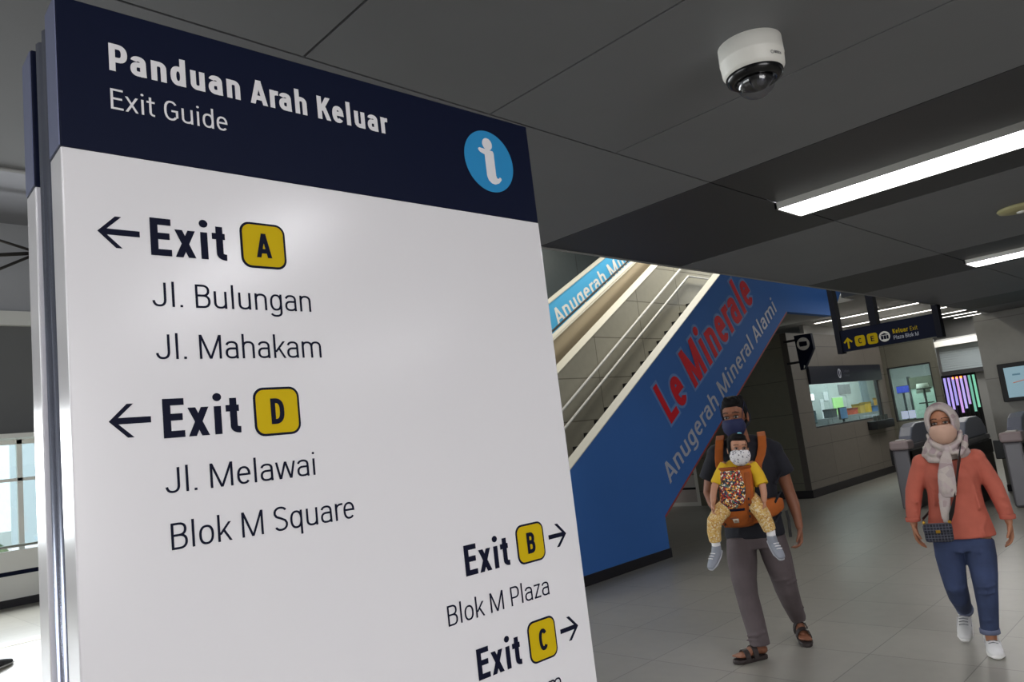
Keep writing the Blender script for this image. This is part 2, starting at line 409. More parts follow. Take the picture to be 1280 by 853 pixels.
def glass_mat(name, tint=(235, 245, 245), a=.14):
    m = bpy.data.materials.new(name); m.use_nodes = True; nt = m.node_tree; nt.nodes.clear()
    o = nt.nodes.new('ShaderNodeOutputMaterial'); mx = nt.nodes.new('ShaderNodeMixShader')
    t = nt.nodes.new('ShaderNodeBsdfTransparent'); g = nt.nodes.new('ShaderNodeBsdfGlossy')
    t.inputs[0].default_value = lin(tint); g.inputs['Roughness'].default_value = .03
    mx.inputs[0].default_value = a
    nt.links.new(t.outputs[0], mx.inputs[1]); nt.links.new(g.outputs[0], mx.inputs[2]); nt.links.new(mx.outputs[0], o.inputs[0])
    return m
M['glass'] = glass_mat('clear_glass')
M['hood'] = glass_mat('grey_acrylic', (120, 126, 140), .3)
M['lamp'] = mat('lamp_diffuser', (250, 250, 255), .5, emit=13)
M['lamp_far'] = mat('far_lamp_diffuser', (255, 250, 244), .5, emit=10)
M['screen'] = mat('lit_screen', (140, 176, 190), .3, emit=.42)
M['rubber'] = mat('black_rubber', (22, 22, 24), .7)

# ------------------------------------------------------------------ structure: floor, ceilings, walls
struct(MB().box(-7, 32, -9, 14.4, -.12, 0).build('floor', M['floor']))
CZ = 2.7
def ceiling_panels():
    mb = MB(); g = .004
    def pan(x0, x1, y0, y1, m): mb.box(x0+g, x1-g, y0+g, y1-g, CZ, CZ+.03, m)
    strips = [(-4.2, -2.9), (-1.6, -.2), (3.11, 4.57), (6.70, 8.0), (10.75, 12.1)]
    for a, b in strips:
        for y0, y1 in ((1.66, 2.78), (-.8, 1.66), (-3.2, -.8), (-5.6, -3.2), (-9, -5.6)): pan(a, b, y0, y1, 1)
    xs = [-7]+[q for s in strips for q in s]+[13.3]
    for i in range(0, len(xs), 2):
        a, b = xs[i], xs[i+1]
        pan(a, b, 1.66, 2.78, 0)
        cuts = [a, b]
        if a < 1 < b: cuts = [a, 1.0, 1.69, 2.38, b]
        for c0, c1 in zip(cuts, cuts[1:]):
            for y0, y1 in ((-2.4, 1.66), (-6, -2.4), (-9, -6)): pan(c0, c1, y0, y1, 0)
    mb.box(-7, 13.3, -9, 2.76, CZ+.035, CZ+.25, 2)
    return mb.build('ceiling', [M['ceil'], M['ceil_dark'], M['gap']])
struct(ceiling_panels())
# thin metal lip along the edge of the ceiling at the stair void
struct(MB().box(-7, 13.3, 2.78, 2.80, CZ-.004, CZ+.9).build('trim_1', M['plain']))
struct(MB().box(13.3, 32, -9, 3.0, 3.6, 3.75).box(14.5, 32, 3.0, 5.42, 3.6, 3.75).box(13.3, 32, 7.05, 14.4, 3.6, 3.75).box(15.2, 32, 5.42, 7.05, 3.6, 3.75).build('ceiling_high', mat('grey_ceiling', (112, 112, 110), .6)))
struct(MB().box(13.3, 13.45, -9, 3.0, 3.75, 6.3).box(14.5, 14.65, 3.0, 5.4, 3.75, 6.3).box(13.15, 13.3, -9, 2.9, 2.7, 3.75).build('wall_fascia', M['plain']))
struct(MB().box(-7, 20, 2.8, 14.4, 6.3, 6.5).build('ceiling_upper', mat('pale_ceiling', (132, 132, 136), .6)))
struct(MB().box(-7, 13.3, 2.8, 2.95, CZ+.9, 6.3).build('wall_upper', M['plain']))
struct(MB().box(-7.2, -7, -9, 14.4, 0, 6.3).build('wall_left', M['plain']))
struct(MB().box(-7, 32, -9.2, -9, 0, 6.3).build('wall_behind', M['plain']))
struct(MB().box(31.8, 32, -9, 14.4, 0, 6.3).build('wall_end', M['plain']))

# right wall with the display
struct(MB().box(13.2, 13.6, -9, 3.03, 0, 2.7).build('wall_right', M['wall']))
struct(MB().box(13.17, 13.2, -9, 3.03, 0, .1).build('baseboard_right', M['skirt']))

# ------------------------------------------------------------------ kiosk and office (behind the stairs)
KX, KY = 13.1, 6.0
def kiosk():
    z1 = 3.0
    mb = MB()
    mb.box(KX, 17.7, KY, KY+.12, 0, 1.2).box(KX, 13.72, KY, KY+.12, 1.2, z1).box(17.3, 17.7, KY, KY+.12, 1.2, z1).box(13.72, 17.3, KY, KY+.12, 2.36, z1)
    struct(mb.build('wall_kiosk', M['kiosk']))
    struct(MB().box(KX, KX+.12, KY+.12, 7.6, 0, z1).build('wall_kiosk_side', M['kiosk_y']))
    w = MB().box(17.7, 17.85, 4.92, KY+.1, 0, 1.05).box(17.7, 17.85, 4.92, 5.03, 1.05, z1).box(17.7, 17.85, 5.93, KY+.1, 1.05, z1).box(17.7, 17.85, 5.03, 5.93, 2.26, z1)
    w.xy([(17.85, 4.92), (21.9, 6.05), (21.9, 6.2), (17.85, 5.05)], 0, z1)
    struct(w.build('wall_office', M['kiosk_y']))
    struct(MB().box(KX-.02, 17.7, KY-.02, KY, 0, .14).box(KX-.02, KX, KY, 7.6, 0, .14).build('baseboard_kiosk', M['skirt']))
    struct(MB().box(KX+.12, 21.9, KY+.12, 7.7, 2.9, z1).xy([(17.85, 5.0), (21.9, 6.1), (21.9, KY+.12), (17.85, KY+.12)], 2.9, z1).build('ceiling_kiosk', M['white']))
    pal = mat('kiosk_inner_wall', (184, 194, 192), .6)
    struct(MB().box(KX+.12, 22, 7.6, 7.7, 0, z1).box(21.9, 22, 6.05, 7.6, 0, z1).build('wall_kiosk_back', pal))
    # window 1: frame, four panes with thin joints
    f = struct(MB().box(13.72, 17.3, KY+.03, KY+.09, 1.2, 1.23).box(13.72, 13.76, KY+.03, KY+.09, 1.2, 2.02).box(17.26, 17.3, KY+.03, KY+.09, 1.2, 2.02).build('window_1', M['ceil_dark']))
    for k in range(4):
        a = 13.76+k*.875
        MB().box(a+.006, a+.869, KY+.055, KY+.065, 1.23, 2.02).build('pane', M['glass'], f)
    f = struct(MB().box(17.72, 17.8, 5.03, 5.06, 1.05, 2.26).box(17.72, 17.8, 5.9, 5.93, 1.05, 2.26).box(17.72, 17.8, 5.06, 5.9, 1.05, 1.08).box(17.72, 17.8, 5.06, 5.9, 2.23, 2.26).build('window_2', M['ceil_dark']))
    MB().box(17.75, 17.76, 5.06, 5.48, 1.08, 2.23).build('pane', M['glass'], f)
    MB().box(17.75, 17.76, 5.484, 5.9, 1.08, 2.23).build('pane', M['glass'], f)
kiosk()
area_light('kiosk_lamp_light', (16.2, 6.9, 2.85), (0, 0, 0), 5, .9, 84, (.96, 1, 1))
area_light('office_lamp_light', (19.4, 6.2, 2.85), (0, 0, 0), 1.6, 1.2, 70, (.96, 1, .98))

# passage beyond: far wall with shutter and screened gate
struct(MB().box(23.9, 24, -9, 14.4, 0, 3.6).build('wall_far', M['plain']))
struct(MB().box(17.85, 23.9, 7.7, 7.8, 0, 3.6).build('wall_far_side', M['plain']))

# left side: window wall of the concourse
YL = 14.4
struct(MB().box(-7, 7, YL, YL+.5, 2.69, 4.52).build('wall_bulkhead', mat('grey_bulkhead', (116, 116, 116), .6)))
struct(MB().box(-7, 20, YL, YL+.5, 4.76, 6.3).build('wall_far_left', mat('pale_upper_wall', (186, 186, 190), .6)))
struct(MB().box(-7, 7, YL-.1, YL+.5, 4.52, 4.76).build('trim_2', M['white']))
struct(MB().box(-7, 7, YL-.5, YL+.5, 2.62, 2.69).build('trim_3', M['white']))
struct(MB().box(7, 20, YL, YL+.2, 0, 6.3).build('wall_back', M['plain']))
struct(MB().box(-7, 7, YL-.12, YL-.02, 0, .12).build('baseboard_left', M['skirt']))
def window_left():
    mb = MB()
    for x in (-5.25, -3.25, -1.25, .75, 2.75, 4.75, 6.75): mb.box(x, x+.075, YL, YL+.08, .12, 2.62)
    mb.box(-7, 7, YL, YL+.08, 1.95, 2.0).box(-7, 7, YL, YL+.08, 2.55, 2.62)
    f = struct(mb.build('window_3', M['white']))
    for x in (-5.175, -3.175, -1.175, .825, 2.825, 4.825):
        MB().box(x, x+1.925, YL+.03, YL+.045, .9, 1.95).build('pane', M['glass'], f)
        MB().box(x, x+1.925, YL+.03, YL+.045, 2.0, 2.55).build('pane', M['glass'], f)
window_left()
def barrier():
    t = thing('parapet', 'white panelled parapet with a navy stripe below the far left windows', 'barrier', (2.5, YL-.06, 0))
    MB().box(-9, 4.4, -.04, .06, .12, .48).box(-9, 4.4, -.04, .06, .545, .86).build('panel', M['white'], t)
    MB().box(-9, 4.4, -.045, .06, .48, .545).build('stripe', M['navy'], t)
    MB().tube([(-9, -.06, .93), (4.4, -.06, .93)], .022).build('handrail', M['steel'], t)
    for x in (-8, -6, -4, -2, 1.4, 3.4): MB().tube([(x, -.02, .86), (x, -.06, .93)], .012).build('bracket', M['steel'], t)
barrier()
struct(MB().box(-7, 7, 10.5, 10.8, 0, .003).build('floor_tactile', mat('beige_floor_strip', (184, 172, 146), .5)))
# outdoors behind the glazing
def outside():
    struct(MB().box(-20, 30, YL+.6, 60, -.3, -.2).build('ground_outside', mat('outdoor_concrete', (178, 176, 170), .8)))
    t = thing('building', 'pale block with dark window bands seen through the far left glazing', 'building', (6.25, 30, -.2))
    MB().box(-.0, 8, 0, 4, 0, 6).build('wall', mat('pale_render', (226, 228, 232), .8), t)
    for z in (1.2, 3.0, 4.8): MB().box(.3, 7.7, -.03, 0, z, z+1.0).build('window', mat('dark_window', (120, 130, 144), .2), t)
    s = MB(); rnd = random.Random(2)
    for k in range(14): s.ell((1.2+rnd.uniform(-1.6, 1.6), 17.2+rnd.uniform(-.4, .4), .4+rnd.uniform(-.2, .45)), (.45, .4, .4), n=12)
    o = s.organic('shrub', mat('outdoor_leaves', (112, 130, 96), .9, noise=(9, .4)), None, .06, 1)
    tag(o, 'low green shrub outside the far left window', 'shrub')
outside()

def tension_rods():
    t = thing('tension_rods', 'thin dark tie rods meeting at a hub under the far ceiling left of the sign', 'roof truss', (2.85, 13.0, 5.42))
    k = mat('dark_steel', (70, 66, 62), .5, .4)
    MB().lathe([(.001, -.06), (.06, -.05), (.06, .05), (.001, .06)], n=20).build('hub', k, t)
    for p in ((-2.2, 0, .62), (-2.6, 0, -.42), (-2.2, 0, -1.28), (1.6, 0, .5), (2.2, 0, -.1), (0, 0, .86)):
        MB().tube([(0, 0, 0), p], .022 if p[2] != -.42 else .03, 8).build('rod', k, t)
tension_rods()
# ------------------------------------------------------------------ ceiling lamps
def lamp(name, label, x, y0, y1, w, z, m, group, first=None):
    t = thing(name, label, 'ceiling lamp', (x, y1, z), 0, group)
    L = y1-y0; h = .035
    MB().box(-w/2, -w/2+.012, -L, 0, -h, 0).box(w/2-.012, w/2, -L, 0, -h, 0).box(-w/2, w/2, -.012, 0, -h, 0).box(-w/2, w/2, -L, -L+.012, -h, 0).build('frame', M['steel'], t)
    d = MB().box(-w/2+.012, w/2-.012, -L+.012, -.012, -h+.006, .088)
    d.box(-.004, .004, -L+.012, -.012, -h+.003, -h+.006, 1)
    d.build('diffuser', [m, mat('diffuser_rib', (215, 218, 225), .5, emit=4)], t)
    return t
lamp('ceiling_lamp', 'long bright lamp in the dark channel nearest the dome camera', 3.93, -.9, 1.67, .30, CZ, M['lamp'], 'concourse ceiling lamps')
lamp('ceiling_lamp', 'ceiling lamp close behind the photographer', 1.5, -3.3, -.8, .30, CZ, M['lamp'], 'concourse ceiling lamps')
lamp('ceiling_lamp', 'long lamp in the second dark channel above the fare gates', 7.49, -.9, 1.66, .34, CZ, M['lamp'], 'concourse ceiling lamps')
for x in (-3.5, -.9, 3.93, 7.49):
    if x in (-3.5, -.9): lamp('ceiling_lamp', 'long ceiling lamp in the channel '+('left of the exit guide sign' if x > -2 else 'far left, behind the exit guide sign'), x, -2.6, .1, .30, CZ, M['lamp'], 'concourse ceiling lamps')
    lamp('ceiling_lamp', 'long ceiling lamp, second in its channel, '+{-3.5: 'far left', -.9: 'behind the photographer', 3.93: 'right of the dome camera', 7.49: 'far right'}[x], x, -5.9, -3.3, .30, CZ, M['lamp'], 'concourse ceiling lamps')
far = [(17.7, 5.0, 7.35, 'nearest thin lamp above the ticket office roof, left of the hanging sign top'), (19.75, 4.6, 7.5, 'second thin lamp above the ticket office roof'),
       (24.0, 0, 0, ''), (21.4, 4.4, 6.4, 'short thin lamp over the passage right of the hanging sign, topmost'), (22.4, 4.6, 6.1, 'short thin lamp over the passage, middle of three'), (23.3, 4.8, 5.8, 'short thin lamp over the passage, lowest of three')]
for x, y0, y1, lab in far:
    if lab: lamp('ceiling_lamp', lab, x, y0, y1, .16, 3.6, M['lamp_far'], 'thin lamps of the high ceiling')

# ------------------------------------------------------------------ staircase
ST = .633
def stairs():
    Y0, Y1 = 5.45, 7.0
    def cz(x): return 1.433+ST*(x-6.167)
    def sz(x): return .499+ST*(x-7.757)
    root = thing('staircase', 'concrete staircase rising to the upper level with a blue advertising side panel', 'staircase', (6.6, Y0, 0))
    XT = 12.9; ct = cz(XT)
    W_ = .155
    def up(v): return v/math.cos(math.atan(ST))
    k0 = up(-.142)
    side = [(5.4, .11), (7.757, .11), (7.757, .499), (12.085, 3.24), (14.02, 3.24), (14.67, 3.785), (15.2, 4.23), (15.2, ct+k0), (XT, ct+k0), (5.4, cz(5.4)+k0)]
    sp = MB().xz(side, Y0, Y0+.12).build('side_panel', M['blue'], root, world=True, label='blue advertising panel')
    MB().xz([(5.4, 0), (7.775, 0), (7.775, .11), (5.4, .11)], Y0-.012, Y0+.12).build('baseboard', M['skirt'], root, world=True)
    MB().xz([(7.757, .48), (7.772, .48), (12.095, 3.222), (12.085, 3.24), (7.757, .499)], Y0-.004, Y0+.12).build('edge_trim', M['redtrim'], root, world=True)
    MB().xz([(5.4, cz(5.4)+k0), (XT, ct+k0), (15.2, ct+k0), (15.2, ct+k0+.012), (XT, ct+k0+.012), (5.4, cz(5.4)+k0+.012)], Y0-.004, Y0+W_).build('coping', M['offwhite'], root, world=True)
    MB().xz([(5.4, cz(5.4)-1.2), (XT, ct-1.2), (14.6, ct-1.2), (14.6, ct+k0), (XT, ct+k0), (5.4, cz(5.4)+k0)], Y0+.12, Y0+W_-.01).build('parapet', M['plain'], root, world=True)
    # slab under the flight and the landing
    MB().xz([(7.0, .03), (7.757, .499), (12.085, 3.24), (14.0, 3.24), (14.0, 3.6), (11.79, 3.6), (6.06, 0.06)], Y0+.12, Y1).build('slab', M['plain'], root, world=True)
    for k in range(21):
        x = 11.52-.272*k; z = 3.685-.172*k
        MB().box(x, x+.30, Y0+W_, Y1, max(z-.18, .0), z).build('step', M['granite'], root, world=True)
    # inner wall between the flight and the escalator, with its coping and two rails
    MB().xz([(5.4, 0), (7.757, 0), (7.757, .499), (12.085, 3.24), (14.6, 3.24), (14.6, ct-.06), (XT, ct-.06), (5.4, cz(5.4)+.01)], Y1, Y1+.21).build('inner_wall', M['stairtile'], root, world=True, label='beige tiled inner wall')
    MB().xz([(5.4, cz(5.4)+.01), (XT, ct-.06), (14.6, ct-.06), (14.6, ct-.048), (XT, ct-.048), (5.4, cz(5.4)+.022)], Y1-.006, Y1+.22).build('inner_coping', M['offwhite'], root, world=True)
    for pts in ([(6.3, 1.035), (7.916, 2.063), (11.47, 4.355), (11.9, 4.62)], [(6.3, .79), (7.852, 1.77), (11.62, 4.19), (13.4, 4.19)]):
        h = MB().tube([(x, Y1-.075, z-.006) for x, z in pts], .021, 12).build('handrail', M['white'], root, world=True)
        for x in (6.8, 8.0, 9.2, 10.4, 11.5):
            z = np.interp(x, [p[0] for p in pts], [p[1] for p in pts])
            MB().tube([(x, Y1-.075, z-.012), (x, Y1-.05, z-.05), (x, Y1, z-.05)], .009, 8).build('bracket', M['steel'], h, world=True)
    # lettering along the slope
    th = math.atan(ST); c, s = math.cos(th), math.sin(th)
    o = Vector((6.167-6.6, 0, 1.433)); ux = (c, 0, s); uz = (-s, 0, c)
    sp_o = o
    lettering('Le Minerale', sp, M['glow_blue'], sp_o, ux, uz, 1.79, 5.12, -.935, -.37, .185, .003, 'lettering_outline', grow=.062, eps=4e-6)
    lettering('Le Minerale', sp, M['red'], sp_o, ux, uz, 1.79, 5.12, -.935, -.37, .185, .007, eps=6e-6)
    lettering('Anugerah Mineral Alami', sp, M['greytext'], sp_o, ux, uz, 1.21, 5.66, -1.445, -1.19, .135, .003, eps=6e-6)
stairs()

def escalator():
    t30 = math.tan(math.radians(30.2))
    Y0 = 7.35
    def L(x, z): return z
    root = thing('escalator', 'escalator with a bronze side panel rising behind the staircase', 'escalator', (5.0, Y0, 0))
    # reference line at the plane of the side panel: height of the stair coping line seen from the hall
    th = math.atan(ST); c, s = math.cos(th), math.sin(th)
    def P(u, v): return (6.167+c*u-s*v, 1.433+s*u+c*v)
    def band(v0a, v1a, v0b, v1b, ua=2.5, ub=5.3, lo=-1.6, hi=7.6):
        # edge values at ua (a) and ub (b), extended linearly
        def e(va, vb, u): return va+(vb-va)*(u-ua)/(ub-ua)
        return [P(lo, e(v0a, v0b, lo)), P(hi, e(v0a, v0b, hi)), P(hi, e(v1a, v1b, hi)), P(lo, e(v1a, v1b, lo))]
    MB().xz(band(-.5, .262, -.6, .17), Y0, Y0+.05).build('side_panel', M['escal'], root, world=True)
    MB().xz(band(.25, .262, .158, .17), Y0-.02, Y0+.2).build('deck', M['offwhite'], root, world=True)
    MB().xz(band(.275, .295, .185, .203), Y0+.2, Y0+.25).build('handrail', M['rubber'], root, world=True)
    MB().xz(band(-.75, -.35, -.85, -.45, lo=-1.1), Y0+.05, Y0+1.0).build('truss', M['black'], root, world=True)
escalator()
def banner_wall():
    Y0 = 8.8; t = math.tan(math.radians(30.2))
    x0 = 6.167+.845*4.55-.535*.2; z0 = 1.433+.535*4.55+.845*.154
    th = math.atan2(.577, 1); 
    root = thing('escalator_wall', 'sloping wall with a sky blue advertising strip behind the escalator', 'advertising wall', (9, Y0, 0))
    c, s = math.cos(ATH), math.sin(ATH); o = Vector((9.84, 0, 3.98))-Vector((9, 0, 0)); ux = Vector((c, 0, s)); uz = Vector((-s, 0, c))
    def q(u, v): p = o+ux*u+uz*v; return (p.x, p.z)
    pn = MB().xz([q(-6.55, -.85), q(5, -.85), q(5, 0), q(-6.55, 0)], 0, .1).build('panel', M['skyblue'], root)
    MB().xz([q(-6.55, 0), q(5, 0), q(5, .02), q(-6.55, .02)], -.01, .2).build('coping', M['offwhite'], root)
    MB().xz([q(-6.5, -.85), (q(2, 0)[0], q(-6.5, -.85)[1]), (q(2, 0)[0], q(1.53, -.85)[1])], 0.0, .1).build('lower_panel', M['offwhite'], root)
    lettering('Anugerah Mineral Alami', pn, M['white'], o, ux, uz, .03, 4.9, -.42, -.13, .15, .003, eps=6e-6)
ATH = math.atan(.555)
banner_wall()
struct(MB().box(4, 20, 10.0, 10.1, 0, 6.3).build('wall_stair_back', M['darkwall']))

# glazed door in the wall behind the stairs
def door():
    X = 12.5
    d = struct(MB().box(X, X+.08, 7.92, 7.99, 0, 2.3).box(X, X+.08, 8.93, 9.0, 0, 2.3).box(X, X+.08, 7.99, 8.93, 2.2, 2.3).box(X, X+.08, 7.99, 8.93, 0, .07).build('door_1', M['white']))
    MB().box(X+.02, X+.06, 7.99, 8.93, .07, .31).build('kick_panel', mat('door_panel', (196, 186, 182), .5), d)
    MB().box(X+.01, X+.07, 7.99, 8.93, .31, .35).build('rail', M['black'], d)
    MB().box(X+.02, X+.06, 7.99, 8.93, .35, .58).build('panel', mat('door_mid_panel', (205, 200, 198), .5), d)
    MB().box(X+.03, X+.04, 7.99, 8.93, .58, 2.2).build('pane', M['glass'], d)
    struct(MB().box(X, X+.1, 7.6, 7.92, 0, 2.95).box(X, KX+.1, 7.5, 7.6, 0, 2.95).box(X, X+.1, 9.0, 10, 0, 2.95).box(X, X+.1, 7.92, 9, 2.3, 2.95).build('wall_door', M['kiosk_y']))
door()

# ------------------------------------------------------------------ exit guide sign
SR = -.029478
def totem():
    root = thing('exit_guide_sign', 'tall freestanding exit guide sign, white with a navy header, nearest the camera', 'sign', (.2381, .9666, 0), SR)
    Wd, T, ZT, ZH = .8216, .055, 2.2222, 2.0217
    fp = MB().box(0, Wd, 0, T, .06, ZH).build('front_panel', M['white_sign'], root, bevel=.002)
    hd = MB().box(0, Wd, 0, T, ZH, ZT).build('header', M['navy'], root, bevel=.002, label='navy header band')
    ed = mat('header_sheen_grey', (120, 126, 156), .35, .3)  # pale tone paints the grazing gloss of the navy edges into the colour
    MB().box(-.0012, 0, .002, T-.002, ZH+.002, ZT-.002).build('header_edge_sheen', ed, hd, label='header edge with painted lavender sheen')
    MB().box(-.0012, 0, .152, .203, ZH+.002, ZT-.002).build('back_header_sheen', ed, root)
    MB().box(0, Wd, .15, .205, .06, ZH).build('back_panel', M['white_sign'], root, bevel=.002)
    MB().box(0, Wd, .15, .205, ZH, ZT).build('back_header', M['navy'], root, bevel=.002)
    MB().box(.012, Wd-.012, T, .15, .03, ZT-.004).build('core', mat('navy_gloss_metal', (36, 54, 122), .22, .4), root, label='glossy navy core between the panels')
    MB().tube([(.013, .085, .04), (.013, .085, ZT-.006)], .012, 10).build('edge_rod', M['chrome'], root)
    MB().tube([(.013, .122, .04), (.013, .122, ZT-.006)], .012, 10).build('edge_rod', M['chrome'], root)
    MB().box(-.1, Wd+.1, -.12, .325, 0, .03).build('base_plate', M['steel'], root, bevel=.004)
    O, X, Z = (0, 0, 0), (1, 0, 0), (0, 0, 1)
    def T_(p, txt, u0, u1, z0, z1, w, m=None): lettering(txt, p, m or M['navy_text'], O, X, Z, u0, u1, z0, z1, w, .0008)
    T_(hd, 'Panduan Arah Keluar', .0585, .4843, 2.1360, 2.1740, .185, M['white_sign'])
    T_(hd, 'Exit Guide', .0582, .2090, 2.0830, 2.1110, .098, M['white_sign'])
    ic = flat(hd, 'information_symbol', M['cyan'], circ(.7085, 2.1285, .0604, n=64), O, X, Z, .0008)
    k = .0604; cx, cz = .7085, 2.1285
    flat(ic, 'symbol_dot', M['white_sign'], circ(cx-.02*k, cz+.56*k, .2*k, .2*k), O, X, Z, .0014)
    body = [(-.40, .30), (-.34, .25), (-.17, .20), (-.17, -.50), (-.12, -.63), (0, -.72), (.14, -.74), (.30, -.68), (.42, -.56), (.42, -.50), (.36, -.47), (.30, -.53), (.24, -.52), (.21, -.44), (.21, .30), (.18, .36), (-.36, .40), (-.42, .36)]
    flat(ic, 'symbol_stem', M['white_sign'], [(cx+a*k, cz+b*k) for a, b in body], O, X, Z, .0014)
    def badge(u, z, ch, w=.0670, h=.0668):
        b = flat(fp, 'exit_badge', M['navy_text'], rrect(u, z, w, h, .0145), O, X, Z, .0008)
        y = flat(b, 'badge_face', M['yellow'], rrect(u, z, w-.0066, h-.0066, .0115), O, X, Z, .0013)
        v, f = glyphs(ch, .19); hh = .0355; ww = hh*(v[:, 0].max()-v[:, 0].min())
        lettering(ch, b, M['navy_text'], O, X, Z, u-ww/2, u+ww/2, z-hh/2, z+hh/2, .19, .0018)
    def arrow(tip, tail, z):
        d = 1 if tail > tip else -1; L = abs(tail-tip); t = .0056; a = .0205
        # a shaft and two barbs at 45 degrees
        q = t*.72
        pts = [(0, 0), (a-.0*q, a), (a+2*q*.9, a), (2.6*q, q*.95), (L, q*.95), (L, -q*.95), (2.6*q, -q*.95), (a+2*q*.9, -a), (a, -a)]
        flat(fp, 'arrow', M['navy_text'], [(tip+d*x, z+y) for x, y in pts], O, X, Z, .0008)
    T_(fp, 'Exit', .0973, .1957, 1.8925, 1.9428, .175); arrow(.0362, .0848, 1.9182); badge(.2490, 1.9190, 'A')
    T_(fp, 'Jl. Bulungan', .0956, .3151, 1.8250, 1.8568, .088)
    T_(fp, 'Jl. Mahakam', .0965, .3257, 1.7568, 1.7889, .088)
    T_(fp, 'Exit', .1006, .1989, 1.6570, 1.7064, .175); arrow(.0393, .0867, 1.6820); badge(.2510, 1.6825, 'D')
    T_(fp, 'Jl. Melawai', .0991, .3010, 1.5892, 1.6203, .088)
    T_(fp, 'Blok M Square', .1026, .3572, 1.5206, 1.5527, .088)
    T_(fp, 'Exit', .5484, .6453, 1.3978, 1.4462, .175); arrow(.7887, .7428, 1.4262); badge(.6975, 1.4252, 'B', .0668, .0668)
    T_(fp, 'Blok M Plaza', .5037, .7284, 1.3310, 1.3619, .088)
    T_(fp, 'Exit', .5515, .6464, 1.2366, 1.2840, .175); arrow(.7895, .7433, 1.2630); badge(.6985, 1.2620, 'C', .0668, .0690)
    T_(fp, 'Jl. Mahakam', .5050, .7300, 1.1690, 1.2005, .088)
totem()

# ------------------------------------------------------------------ dome camera, smoke detector
def dome_camera():
    root = thing('security_camera', 'white dome security camera with a clear bubble on the grey ceiling', 'camera', (2.071, .907, CZ))
    MB().lathe([(.088, 0), (.092, .088), (.0935, -.045), (.094, -.047), (.094, -.05), (.093, -.052), (.0905, -.085), (.083, -.098), (.074, -.099)], n=64).build('housing', mat('camera_white', (238, 236, 228), .45), root)
    MB().lathe([(.082, -.094), (.0835, -.1), (.080, -.112), (.070, -.119), (.060, -.12), (.0575, -.113)], n=64).build('trim_ring', mat('camera_black', (10, 10, 13), .22), root)
    # lens turret inside the bubble, aimed towards the camera of the photograph's right
    MB().ell((0, 0, -.118), (.05, .05, .026)).build('turret', mat('turret_black', (10, 10, 13), .25), root)
    d = Vector((-.50, -.74, -.44)).normalized(); p = Vector((0, 0, -.116))
    bl = MB().loft([(*(p+d*.0), .027, .027), (*(p+d*.034), .027, .027), (*(p+d*.038), .023, .023)], 24, round_ends=False).build('lens_barrel', mat('lens_black', (18, 18, 22), .2), root)
    MB().ell(tuple(p+d*.030), (.0185, .0185, .0185)).build('lens', mat('lens_glass', (60, 62, 74), .05, .6), bl)
    n = 40; prof = [(.0575, -.113)]+[(.0575*math.cos(a), -.118-.052*math.sin(a)) for a in [PI/2*k/14 for k in range(14)]]+[(.001, -.170)]
    g = glass_mat('clear_bubble', (235, 235, 238), .10)
    MB().lathe(prof, n=n, cap=False).build('bubble', g, root)
    # small maker's mark on the housing, facing the hall
    a0 = math.radians(-112)
    b = MB()
    hs = [o for o in root.children if o.name.startswith('housing')][0]
    v, f = glyphs('BOSCH', .18); lo, hi = v[:, 0].min(), v[:, 0].max(); q = []
    for x, y in v:
        a = a0+(x-lo)/(hi-lo)*.30; r = .0932
        q.append((r*math.cos(a), r*math.sin(a), -.078+y*.0085))
    MB().add(q, f).build('maker_mark', M['navy_text'], hs)
    q = []
    ring = MB(); R0 = []
    for rr in (.0052, .0040):
        R0.append([(.0931*math.cos(a0-.09+rr/.093*math.cos(t)), .0931*math.sin(a0-.09+rr/.093*math.cos(t)), -.0745+rr*math.sin(t)) for t in [2*PI*k/20 for k in range(20)]])
    ring.rings(R0, cap=False).build('maker_symbol', M['navy_text'], hs)
dome_camera()
root = thing('smoke_detector', 'round pale yellow disc on the ceiling at the right edge', 'smoke detector', (5.62, .90, CZ))
MB().lathe([(.13, 0), (.135, -.006), (.125, -.02), (.06, -.03), (.001, -.031)], n=48).build('disc', mat('aged_plastic', (170, 164, 120), .5), root)
MB().lathe([(.03, -.028), (.03, -.036), (.001, -.037)], n=24).build('sensor', M['white'], root)

